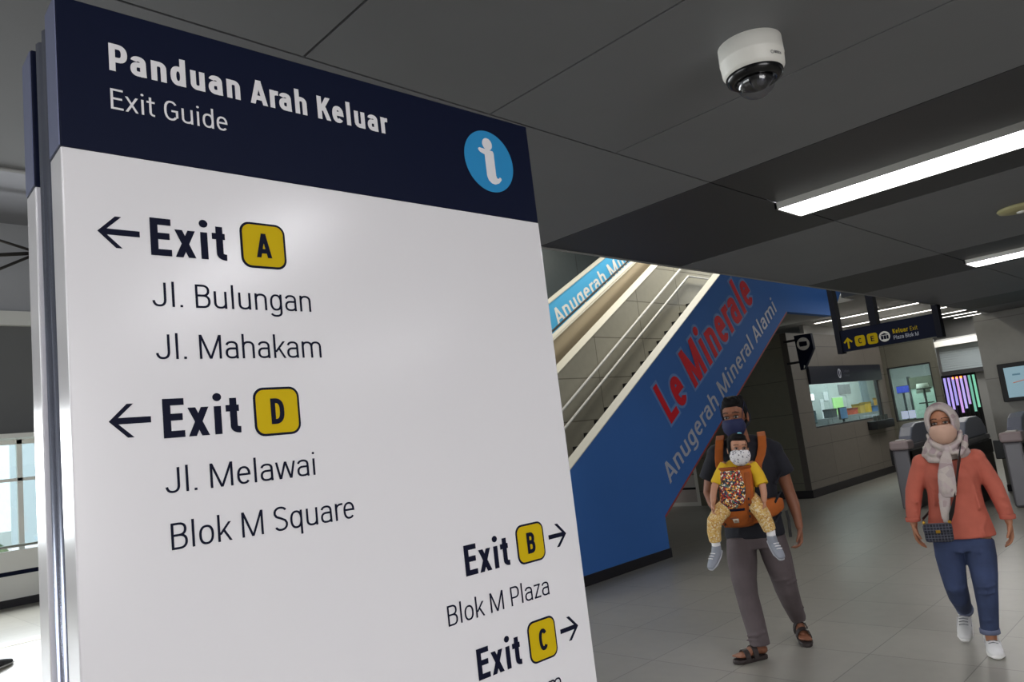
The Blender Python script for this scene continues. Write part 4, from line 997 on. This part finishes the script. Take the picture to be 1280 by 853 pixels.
    def sandal(heel, toe, side, tilt):
        h, t, sd = Vector(heel), Vector(toe), Vector(side).normalized(); d = t-h
        o = []
        for u, w in ((-.06, .018), (0, .034), (.25, .037), (.6, .046), (.85, .046), (1.0, .032), (1.06, .012)): o.append((u, w))
        up = Vector((0, 0, 1))
        out = [h+d*u+sd*w for u, w in o]+[h+d*u-sd*w for u, w in reversed(o)]
        g = thing_part = MB().prism(out, (0, 0, .026)).build('sandal', so, root, bevel=.006)
        def strap(u, hgt, wd):
            path = [h+d*u+sd*(.047*math.cos(a))+Vector((0, 0, .02+hgt*math.sin(a))) for a in [PI*k/10 for k in range(11)]]
            s_ = MB().ribbon(path, d.normalized()*wd, .006).build('strap', so, g)
            bu = h+d*u+sd*.03+Vector((0, 0, .02+hgt*.80)); MB().box(bu.x-.009, bu.x+.009, bu.y-.009, bu.y+.009, bu.z, bu.z+.007).build('buckle', M['steel'], s_)
        strap(.38, .075, .036); strap(.66, .058, .036)
    sandal((-.082, -.108, 0), (-.268, -.218, 0), (-.5, .86, 0), 0)
    sandal((.168, .30, .075), (.203, .092, .002), (1, .12, 0), 0)
    # strap end hanging from the carrier's waist belt
    return root
man()

def child():
    root = thing('person', 'small child in a yellow top and white mask, strapped to the chest of the man', 'person', LOCM, RZM)
    hc = (-.040, -.262, 1.385); R = Matrix.Rotation(math.radians(12), 4, 'Z') @ Matrix.Rotation(math.radians(5), 4, 'Y'); s = .80
    b = MB(); head_prims(b, s, hc, R)
    def E(p, r): b.ell(Vector(hc)+R @ (Vector(p)*s), Vector(r)*s, R.to_3x3(), 18)
    E((.038, -.06, -.05), (.034, .03, .034)); E((-.038, -.06, -.05), (.034, .03, .034))
    b.loft([(-.045, -.245, 1.33, .036, .036), (-.05, -.225, 1.27, .045, .04)], 14)
    b.loft([(-.055, -.215, 1.27, .085, .055), (-.075, -.21, 1.12, .082, .06), (-.09, -.205, 1.0, .082, .06)], 18)
    b.loft([(-.150, -.222, 1.280, .030, .030), (-.195, -.245, 1.20, .027, .027), (-.228, -.27, 1.155, .024, .024), (-.245, -.29, 1.10, .022, .022), (-.252, -.30, 1.06, .018, .018)], 12)
    hand(b, (-.253, -.301, 1.058), (-.12, -.1, -1), (.8, -.2, 0), (.3, -1, 0), .62, .8)
    b.loft([(.035, -.222, 1.265, .030, .030), (.062, -.25, 1.19, .027, .027), (.075, -.272, 1.135, .024, .024), (.076, -.29, 1.08, .022, .022), (.070, -.30, 1.04, .018, .018)], 12)
    hand(b, (.069, -.301, 1.038), (-.12, -.1, -1), (-.8, -.2, 0), (-.3, -1, 0), .62, .8)
    b.loft([(-.155, -.215, 1.03, .05, .05), (-.215, -.27, .985, .044, .044), (-.258, -.305, .935, .038, .038), (-.272, -.295, .86, .032, .034), (-.272, -.29, .79, .024, .026), (-.275, -.295, .765, .022, .024)], 14)
    b.loft([(-.01, -.215, 1.05, .05, .05), (.022, -.275, 1.0, .044, .044), (.045, -.31, .955, .038, .038), (.062, -.305, .89, .032, .034), (.074, -.30, .83, .024, .026), (.078, -.302, .805, .022, .024)], 14)
    body = b.organic('body', SKB, root, .0055, 3)
    face_parts(body, s*1.0, hc, R, SKB, mat('child_brow', (84, 60, 48), .8))
    mask(body, s*1.06, hc, R, pattern_mat('white_printed_mask', [(222, 218, 218), (214, 210, 212), (226, 222, 222), (218, 214, 216), (224, 220, 220), (120, 116, 124)], 120), False, 1.05)
    b = MB()
    E((0, .026, .055), (.084, .092, .078)); E((0, -.03, .092), (.064, .062, .036)); E((0, .06, .0), (.078, .056, .085))
    E((-.074, -.005, .02), (.016, .034, .06)); E((.074, .012, .025), (.013, .028, .05)); E((-.07, .0, -.03), (.014, .03, .045))
    b.organic('hair', HAIR, root, .0055, 2)
    p = Vector(hc)+R @ (Vector((.012, -.035, .128))*s)
    MB().ell(p, (.016, .012, .007), R.to_3x3(), 12).build('hair_clip', mat('clip_blue', (120, 196, 214), .3), root)
    ye = mat('yellow_cotton', (214, 172, 24), .8, noise=(16, .06))
    b = MB()
    b.loft([(-.048, -.226, 1.302, .062, .045), (-.054, -.220, 1.275, .100, .062), (-.062, -.215, 1.20, .100, .070), (-.085, -.210, 1.02, .096, .072), (-.09, -.21, .99, .094, .07)], 22, round_ends=False)
    b.loft([(-.135, -.220, 1.285, .042, .044), (-.178, -.236, 1.225, .044, .044), (-.212, -.256, 1.165, .046, .044)], 16, round_ends=False)
    b.loft([(.022, -.220, 1.270, .042, .044), (.055, -.240, 1.205, .044, .044), (.072, -.262, 1.135, .046, .044)], 16, round_ends=False)
    b.organic('top', ye, root, .006, 4)
    pm = pattern_mat('yellow_floral_print', [(208, 168, 96), (198, 158, 84), (214, 182, 120), (222, 204, 168), (182, 130, 70), (206, 168, 100)], 130)
    b = MB()
    b.loft([(-.10, -.20, 1.05, .085, .065), (-.09, -.20, .99, .095, .07)], 18, round_ends=False)
    b.loft([(-.145, -.215, 1.03, .060, .058), (-.215, -.27, .985, .056, .055), (-.262, -.306, .930, .050, .050), (-.276, -.298, .86, .045, .046), (-.276, -.29, .80, .040, .042)], 18, round_ends=False)
    b.loft([(-.02, -.215, 1.05, .060, .058), (.022, -.275, 1.0, .056, .055), (.048, -.312, .950, .050, .050), (.066, -.306, .89, .045, .046), (.076, -.302, .845, .040, .042)], 18, round_ends=False)
    b.organic('leggings', pm, root, .006, 4)
    wh = mat('white_sock', (226, 224, 224), .8); sg = mat('grey_shoe', (140, 144, 154), .6)
    for nm, a, d, sd in (('l', (-.275, -.294, .782), (-.40, -.45, -.62), (.8, -.6, 0)), ('r', (.079, -.303, .822), (.32, -.55, -.72), (.86, .45, 0))):
        a = Vector(a); d = Vector(d).normalized()
        MB().loft([(*(a+Vector((0, 0, .022))), .029, .030), (*(a-Vector((0, 0, .028))), .027, .028)], 14, round_ends=False).build('sock', wh, root)
        h = a+Vector((0, .018, -.050)); b = MB()
        b.loft([(*h, .030, .030), (*(h+d*.04), .031, .031), (*(h+d*.085), .034, .024), (*(h+d*.115), .028, .018)], 16, side=tuple(sd))
        b.loft([(*(a-Vector((0, 0, .018))), .031, .031), (*(h+d*.02), .032, .030)], 14)
        sh = b.organic('shoe', sg, root, .005, 3)
        up = Vector(sd).cross(d).normalized()
        if up.z > 0: up = -up
        o = MB()
        # sole follows the underside
        o.loft([(*(h-d*.022+up*.022), .022, .008), (*(h+d*.03+up*.026), .028, .008), (*(h+d*.085+up*.020), .034, .008), (*(h+d*.128+up*.012), .022, .007)], 12, side=tuple(sd))
        o.build('sole', mat('shoe_sole', (176, 178, 184), .7), sh)
        for k in (.035, .055, .075):
            c = h+d*k-up*.030
            MB().loft([(*(c-Vector(sd).normalized()*.018), .003, .003), (*(c-up*.002), .003, .003), (*(c+Vector(sd).normalized()*.018), .003, .003)], 6).build('lace', wh, sh)
child()

def carrier():
    root = thing('baby_carrier', 'orange baby carrier with a colourful patterned panel worn by the man', 'baby carrier', LOCM, RZM)
    OR = mat('orange_canvas', (172, 88, 24), .8, noise=(18, .1)); OD = mat('dark_orange_canvas', (150, 74, 20), .8)
    # front panel wrapping the child's chest and bottom
    def pt(u, z, lift=0):
        cx = np.interp(z, [.86, .95, 1.05, 1.27], [-.105, -.110, -.098, -.078])
        hw = np.interp(z, [.86, .92, 1.0, 1.05, 1.15, 1.27], [.085, .115, .115, .110, .112, .105])
        d = np.interp(z, [.86, .95, 1.05, 1.2, 1.27], [.150, .255, .310, .303, .286])+lift
        a = u*1.05
        return (cx+hw*1.1*math.sin(a), -d+.075*(1-math.cos(a))*1.3, z)
    def sheet(name, m, u0, u1, zs, lift, nu=12, par=root, shape=None, th=.012):
        v = []; f = []
        for z in zs:
            a0, a1 = (u0, u1) if shape is None else shape(z)
            for k in range(nu+1): v.append(pt(a0+(a1-a0)*k/nu, z, lift))
        for i in range(len(zs)-1):
            for k in range(nu): f.append((i*(nu+1)+k, i*(nu+1)+k+1, (i+1)*(nu+1)+k+1, (i+1)*(nu+1)+k))
        o = MB().add(v, f, True).build(name, m, par); q = o.modifiers.new('t', 'SOLIDIFY'); q.thickness = th; q.offset = 0
        return o
    zs = [.865+.0205*k for k in range(20)]
    pan = sheet('front_panel', OR, -1, 1, zs, .012)
    pat = pattern_mat('colourful_print', [(200, 60, 44), (236, 224, 200), (40, 36, 40), (226, 150, 60), (228, 218, 196), (96, 130, 110), (150, 40, 40), (240, 190, 90), (60, 70, 110), (150, 60, 44)], 95, gap=((52, 36, 34), .62))
    def shp(z):
        c = np.interp(z, [1.0, 1.06, 1.12, 1.25], [.30, .55, .62, .38])
        return (-.98 if z > 1.06 else -.98+(1.06-z)*4.5, c-.15 if z > 1.03 else c-.35)
    zp = [1.005+.0128*k for k in range(20)]
    sheet('patterned_panel', pat, 0, 0, zp, .0215, 14, pan, shp, .006)
    sheet('pouch_opening', M['navy'], -.85, .35, [.985, .992, 1.0], .021, 10, pan, None, .006)
    hm = MB().tube([pt(-1+2*k/14, 1.262, .016) for k in range(15)], .011, 8).build('top_hem', OD, pan)
    lb = sheet('label', mat('cream_label', (214, 204, 188), .7), -.28, .0, [.90, .915, .93], .022, 4, pan, None, .004)
    sheet('label_mark', mat('label_mark', (170, 130, 110), .7), -.2, -.08, [.91, .92], .0245, 2, lb, None, .002)
    # straps: two over the man's shoulders, two hanging with holes
    def strap(pts, w, name='shoulder_strap', m=OR, th=.016, wid=(1, 0, 0)):
        return MB().ribbon(pts, [Vector(wid)*w]*len(pts), th).build(name, m, root, bevel=.004)
    strap([(.122, .10, 1.41), (.126, .03, 1.468), (.126, -.045, 1.440), (.118, -.100, 1.375), (.100, -.135, 1.32), (.068, -.165, 1.26), (.055, -.19, 1.20)], .056)
    strap([(-.150, .10, 1.42), (-.150, .03, 1.472), (-.156, -.045, 1.444), (-.168, -.100, 1.385), (-.176, -.135, 1.33), (-.178, -.165, 1.28), (-.172, -.19, 1.22)], .056)
    def holes(st, pts, w):
        for q in pts: MB().box(q[0]-.005, q[0]+.005, q[1]-.012, q[1]-.006, q[2]-.008, q[2]+.008).build('hole', M['rubber'], st)
    ps = [pt(.62, z, .03) for z in (1.23, 1.15, 1.05, .98, .90)]
    st = strap(ps, .034, 'buckle_strap', OD, .008); holes(st, [pt(.62, z, .034) for z in (1.06, 1.02, .98, .94)], .03)
    ps = [pt(-.98, z, .03) for z in (1.0, .95, .90, .865)]
    st = strap(ps, .034, 'buckle_strap', OD, .008); holes(st, [pt(-.98, z, .034) for z in (.96, .92, .89)], .03)
    # waist belt around the man, wide in front
    R_ = []
    for k in range(25):
        a = math.radians(-95+190*k/24); x = -.022+.205*math.sin(a); y = -.142*math.cos(a)-.012
        hgt = np.interp(abs(a), [0, .9, 1.66], [.075, .06, .03]); zc = .945+.035*math.sin(a)
        nx, ny = math.sin(a), -math.cos(a)
        R_.append([(x, y, zc-hgt), (x+nx*.014, y+ny*.014, zc-hgt*.8), (x+nx*.016, y+ny*.016, zc), (x+nx*.014, y+ny*.014, zc+hgt*.8), (x, y, zc+hgt), (x-nx*.004, y-ny*.004, zc)])
    MB().rings(R_).build('waist_belt', OR, root)
    MB().ribbon([(.205, -.03, .93), (.212, -.02, .86), (.208, -.02, .79), (.206, -.02, .75)], (.018, .006, 0), .004).build('webbing_end', M['black'], root)
carrier()

def woman():
    root = thing('person', 'woman in a coral top, blue jeans, pale headscarf and beige mask walking towards the camera', 'person', LOCW, RZW)
    hc = (-.015, -.030, 1.400); R = Matrix.Rotation(math.radians(-6), 4, 'Z') @ Matrix.Rotation(math.radians(-3), 4, 'Y'); s = .96
    b = MB(); head_prims(b, s, hc, R)
    b.loft([(-.018, .0, 1.33, .045, .048), (-.02, .015, 1.22, .05, .05)], 16)
    b.loft([(-.022, .015, 1.17, .09, .05), (-.022, .01, 1.05, .125, .085), (-.025, .005, .88, .11, .08), (-.025, 0, .72, .13, .09)], 20)
    b.loft([(-.165, .01, 1.155, .038, .038), (-.225, .02, 1.06, .040, .04), (-.258, .02, .975, .036, .037), (-.274, .0, .88, .032, .033), (-.280, -.02, .80, .024, .027), (-.281, -.022, .775, .022, .026)], 14)
    hand(b, (-.281, -.024, .770), (.06, -.08, -1), (.9, -.1, 0), (.25, -1, 0), .93, .55)
    b.loft([(.125, .01, 1.160, .038, .038), (.178, .02, 1.07, .040, .04), (.208, .02, .985, .036, .037), (.226, .0, .89, .032, .033), (.236, -.02, .79, .024, .027), (.238, -.022, .765, .022, .026)], 14)
    hand(b, (.238, -.024, .760), (-.04, -.08, -1), (-.9, -.1, 0), (-.25, -1, 0), .93, .55)
    b.loft([(-.105, .0, .70, .08, .09), (-.112, -.01, .5, .06, .065), (-.112, -.01, .385, .05, .055), (-.105, .10, .28, .046, .05), (-.096, .265, .165, .034, .036), (-.10, .30, .11, .034, .04)], 16)
    b.loft([(.055, -.01, .70, .08, .09), (.052, -.05, .5, .06, .065), (.046, -.075, .385, .05, .055), (.036, -.075, .25, .046, .05), (.024, -.07, .12, .034, .036), (.022, -.07, .06, .03, .035)], 16)
    body = b.organic('body', SKW, root, .0065, 4)
    face_parts(body, s, hc, R, SKW, mat('soft_brow', (74, 50, 40), .8))
    mask(body, s*1.05, hc, R, mat('mask_beige', (196, 158, 138), .8), False, 1.02)
    # headscarf: a hood open at the face, wound around the neck and knotted, two tails
    sc = pattern_mat('pale_scarf_print', [(176, 164, 158), (188, 176, 168), (168, 156, 152), (180, 164, 162), (150, 128, 132), (184, 172, 164)], 26, .8, smooth=True)
    c = Vector(hc)
    prof = [(-.066, .058, .078, .004), (-.078, .066, .088, .003), (-.074, .073, .096, .003), (-.05, .083, .108, .004), (-.01, .092, .120, .006), (.04, .094, .122, .004), (.085, .080, .105, .0), (.115, .055, .075, -.005), (.132, .02, .03, -.01), (.135, .003, .004, -.01)]
    Rg = []; n = 36
    for y, rx, rz, zo in prof:
        Rg.append([c+R @ Vector((rx*math.cos(2*PI*k/n)*(1 if math.sin(2*PI*k/n) > -.2 else 1.03), y+.006*math.cos(4*PI*k/n)-.02*max(0, -math.sin(2*PI*k/n)), rz*math.sin(2*PI*k/n)+zo+.006)) for k in range(n)])
    hd = MB().rings(Rg, cap=False).build('headscarf', sc, root); q = hd.modifiers.new('t', 'SOLIDIFY'); q.thickness = .006; q.offset = 0
    b = MB()
    b.loft([(-.018, -.01, 1.305, .088, .082), (-.022, -.012, 1.27, .112, .092), (-.024, -.01, 1.235, .128, .100), (-.024, -.008, 1.205, .142, .098), (-.024, -.006, 1.175, .120, .095)], 26, round_ends=False)
    for p in ([(-.10, -.045, 1.33), (-.085, -.095, 1.28), (-.035, -.125, 1.245), (.0, -.13, 1.235)], [(.075, -.045, 1.335), (.065, -.092, 1.285), (.02, -.122, 1.25), (-.01, -.13, 1.24)], [(-.135, -.03, 1.25), (-.10, -.09, 1.215), (-.03, -.125, 1.21)], [(.095, -.035, 1.255), (.065, -.09, 1.22), (.0, -.125, 1.215)], [(-.145, .0, 1.215), (-.12, -.08, 1.175), (-.06, -.115, 1.17)], [(.10, -.02, 1.30), (.085, -.06, 1.25), (.05, -.10, 1.20)]):
        b.loft([(*v, .017, .017) for v in p], 10)
    b.ell((-.014, -.130, 1.238), (.026, .022, .028))
    b.organic('scarf_wrap', sc, hd, .007, 4)
    b = MB()
    b.loft([(-.014, -.135, 1.235, .018, .014), (-.030, -.150, 1.18, .034, .014), (-.045, -.158, 1.08, .050, .013), (-.052, -.158, 1.00, .052, .012), (-.050, -.155, .955, .040, .010)], 18)
    for dx in (-.03, -.008, .018): b.loft([(-.016+dx*.3, -.146, 1.225, .006, .006), (-.038+dx*.9, -.166, 1.10, .008, .006), (-.048+dx, -.168, .98, .007, .005)], 8)
    b.organic('scarf_tail', sc, hd, .006, 2)
    b = MB()
    b.loft([(-.016, -.128, 1.225, .016, .012), (-.05, -.142, 1.1, .028, .010), (-.078, -.150, .95, .036, .009), (-.088, -.155, .84, .030, .009), (-.09, -.156, .80, .022, .008)], 16)
    b.organic('scarf_tail', sc, hd, .006, 2)
    # top
    co = mat('coral_knit', (182, 94, 76), .85, noise=(14, .06))
    b = MB()
    b.loft([(-.022, .012, 1.235, .075, .055), (-.022, .012, 1.205, .135, .075), (-.022, .006, 1.15, .158, .098), (-.022, -.008, 1.06, .155, .122), (-.022, 0, .96, .150, .112), (-.024, .0, .86, .158, .116), (-.026, .0, .75, .180, .128), (-.026, 0, .685, .190, .132)], 28, round_ends=False)
    b.loft([(-.155, .010, 1.180, .058, .062), (-.205, .018, 1.08, .056, .058), (-.246, .02, .98, .052, .054), (-.268, .004, .88, .046, .048), (-.279, -.014, .805, .040, .042)], 18, round_ends=False)
    b.loft([(.115, .010, 1.188, .058, .062), (.160, .018, 1.085, .056, .058), (.198, .02, .99, .052, .054), (.222, .004, .88, .046, .048), (.235, -.014, .795, .040, .042)], 18, round_ends=False)
    b.ell((.128, .010, 1.160), (.062, .064, .060)); b.ell((-.168, .010, 1.155), (.062, .064, .060))
    for p in ([(.06, -.10, 1.12), (.09, -.08, 1.0), (.10, -.09, .86)], [(-.15, -.06, 1.08), (-.13, -.085, .98), (-.14, -.09, .9)], [(.12, -.06, .8), (.09, -.10, .74), (.1, -.11, .7)], [(-.27, -.03, .93), (-.235, -.045, .915)], [(.2, -.03, .93), (.24, -.04, .91)], [(.20, -.035, .87), (.245, -.045, .855)], [(-.285, -.03, .875), (-.25, -.045, .86)]):
        b.loft([(*v, .010, .009) for v in p], 8)
    b.organic('top', co, root, .0075, 4)
    for x, z in ((-.281, .800), (.2365, .790)):
        MB().lathe([(.041, 0), (.044, .004), (.044, .024), (.041, .028)], (x, -.016, z-.008), 24, cap=False).build('cuff', co, root)
    # jeans
    je = mat('denim', (50, 62, 94), .85, noise=(7, .3))
    b = MB()
    b.loft([(-.026, 0, .74, .150, .112), (-.026, 0, .66, .160, .115), (-.026, -.005, .60, .162, .11)], 24, round_ends=False)
    b.loft([(-.108, .0, .66, .086, .105), (-.113, -.005, .56, .084, .095), (-.114, -.012, .46, .074, .08), (-.113, -.012, .385, .066, .07), (-.108, .06, .305, .062, .066), (-.100, .18, .225, .052, .056), (-.094, .262, .182, .046, .05)], 20, round_ends=False)
    b.loft([(.056, -.01, .66, .088, .105), (.056, -.035, .56, .084, .095), (.052, -.06, .46, .074, .08), (.046, -.075, .385, .066, .07), (.038, -.078, .28, .058, .063), (.028, -.075, .18, .052, .056), (.023, -.072, .130, .050, .054)], 20, round_ends=False)
    for x, y, z, dx in ((-.165, -.05, .40, .1), (-.16, -.06, .37, .1), (-.0, -.13, .40, .1), (-.0, -.13, .36, .09), (-.01, -.115, .2, .08), (-.14, .06, .24, .07), (-.07, -.1, .60, .06), (.02, -.11, .6, .06)):
        b.loft([(x, y, z, .006, .006), (x+dx/2, y-.022, z+.004, .009, .009), (x+dx, y+.004, z+.012, .006, .006)], 8)
    jn = b.organic('jeans', je, root, .007, 4)
    cf = mat('denim_turnup', (98, 104, 128), .85)
    MB().lathe([(.050, 0), (.055, .003), (.055, .030), (.049, .033)], (.023, -.072, .112), 24, cap=False).build('turn_up', cf, jn)
    b = MB(); P0 = Vector((-.0955, .24, .192)); P1 = Vector((-.0925, .272, .172))
    b.loft([(*P0, .051, .054), (*P1, .052, .055)], 20, round_ends=False); b.build('turn_up', cf, jn)
    # white trainers
    wt = mat('white_trainer', (226, 225, 224), .6); ws = mat('trainer_sole', (232, 230, 226), .7); lc = mat('grey_lace', (120, 122, 126), .8)
    def shoe(heel, toe, side, ank):
        h, t = Vector(heel), Vector(toe); d = (t-h); L = d.length; d.normalize(); sd = Vector(side).normalized(); up = sd.cross(d).normalized()
        if up.z < 0: up = -up
        b = MB()
        b.loft([(*(h+up*.042), .032, .038), (*(h+d*L*.3+up*.05), .036, .044), (*(h+d*L*.58+up*.042), .043, .036), (*(h+d*L*.82+up*.034), .044, .026), (*(h+d*L*.95+up*.028), .036, .020)], 18, side=tuple(sd))
        b.loft([(*(h+d*L*.12+up*.05), .038, .046), (*Vector(ank), .042, .048)], 18, round_ends=False)
        o = b.organic('trainer', wt, root, .006, 3)
        b = MB()
        b.loft([(*(h-d*.012+up*.012), .030, .013), (*(h+d*L*.2+up*.012), .037, .014), (*(h+d*L*.6+up*.012), .047, .014), (*(h+d*L*.85+up*.012), .047, .013), (*(h+d*L*1.02+up*.013), .028, .012)], 18, side=tuple(sd))
        b.build('sole', ws, o)
        for k, r in ((.36, .036), (.46, .039), (.56, .041), (.66, .038)):
            c_ = h+d*L*k+up*(np.interp(k, [.3, .58, .82], [.094, .078, .060])+.003)
            MB().loft([(*(c_-sd*.024-up*.006), .003, .003), (*c_, .0034, .003), (*(c_+sd*.024-up*.006), .003, .003)], 6).build('lace', lc, o)
        c_ = h+d*L*.4+up*.06
        for q in (-1, 1): MB().loft([(*(c_+sd*q*.040-d*.03+up*.0), .006, .003), (*(c_+sd*q*.041+d*.04-up*.01), .006, .003)], 8, side=tuple(up)).build('side_stripe', mat('trainer_grey', (200, 200, 202), .6), o)
    shoe((.018, .03, 0), (.034, -.205, 0), (1, .06, 0), (.023, -.028, .118))
    shoe((-.098, .335, .085), (-.120, .130, .004), (1, -.1, 0), (-.096, .285, .155))
woman()

def handbag():
    root = thing('handbag', 'small black and white tweed handbag hanging at the hip of the woman', 'handbag', LOCW, RZW)
    tw = mat('tweed', (40, 40, 50), .9); nt = tw.node_tree; bb = nt.nodes['Principled BSDF']
    tc = nt.nodes.new('ShaderNodeTexCoord'); w1 = nt.nodes.new('ShaderNodeTexBrick'); w1.offset = 0
    mp = nt.nodes.new('ShaderNodeMapping'); mp.inputs['Rotation'].default_value = (PI/2, 0, 0); nt.links.new(tc.outputs['Object'], mp.inputs[0])
    w1.inputs['Scale'].default_value = 1; w1.inputs['Brick Width'].default_value = .017; w1.inputs['Row Height'].default_value = .017; w1.inputs['Mortar Size'].default_value = .0016
    w1.inputs['Color1'].default_value = lin((24, 24, 32)); w1.inputs['Color2'].default_value = lin((40, 42, 54)); w1.inputs['Mortar'].default_value = lin((84, 84, 94))
    nt.links.new(mp.outputs[0], w1.inputs['Vector']); nt.links.new(w1.outputs['Color'], bb.inputs['Base Color'])
    c = Vector((-.146, -.190, .742)); b = MB()
    b.box(c.x-.078, c.x+.078, c.y-.03, c.y+.03, c.z-.055, c.z+.05)
    bd = b.build('body', tw, root, bevel=.018)
    b = MB().box(c.x-.080, c.x+.080, c.y-.040, c.y+.032, c.z+.0, c.z+.056)
    fl = b.build('flap', tw, root, bevel=.014)
    MB().box(c.x-.012, c.x+.012, c.y-.046, c.y-.038, c.z+.004, c.z+.022).build('clasp', mat('gold', (190, 150, 60), .3, .9), fl)
    g = mat('gold_ring', (190, 150, 60), .3, .9)
    for q in (-1, 1): MB().ell((c.x+q*.070, c.y, c.z+.062), (.010, .006, .012), n=12).build('strap_ring', g, root)
    MB().ribbon([(c.x+.070, c.y+.0, c.z+.070), (-.035, -.165, .90), (-.002, -.152, 1.02), (.028, -.135, 1.13), (.052, -.105, 1.20), (.066, -.03, 1.245), (.068, .05, 1.235), (.02, .125, 1.08), (-.09, .14, .93), (-.19, .06, .83), (-.225, -.08, .81), (c.x-.070, c.y, c.z+.070)], [Vector((.016, -.004, .088))]*7+[Vector((-.014, .008, .004))]*2+[Vector((.0, .0, .016))]*2+[Vector((.016, 0, 0))], .005).build('strap', M['black'], root)
handbag()

def left_shoe():
    root = thing('shoe', 'dark shoe of a passer-by entering at the lower left edge', 'shoe', (1.62, 9.30, 0), math.radians(45))
    b = MB()
    b.loft([(-.20, 0, .045, .035, .036), (-.10, 0, .052, .038, .042), (0, 0, .045, .045, .034), (.075, 0, .036, .04, .024)], 18, side=(0, 1, 0))
    b.loft([(-.17, 0, .06, .038, .04), (-.18, 0, .11, .042, .045)], 16, round_ends=False, side=(0, 1, 0))
    u = b.organic('upper', mat('dark_mesh_shoe', (52, 54, 60), .7, noise=(40, .5)), root, .006, 3)
    MB().loft([(-.23, 0, .013, .03, .013), (-.1, 0, .013, .038, .013), (.02, 0, .013, .047, .013), (.11, 0, .014, .03, .012)], 16, side=(0, 1, 0)).build('sole', mat('pale_sole', (190, 190, 192), .7), u)
left_shoe()
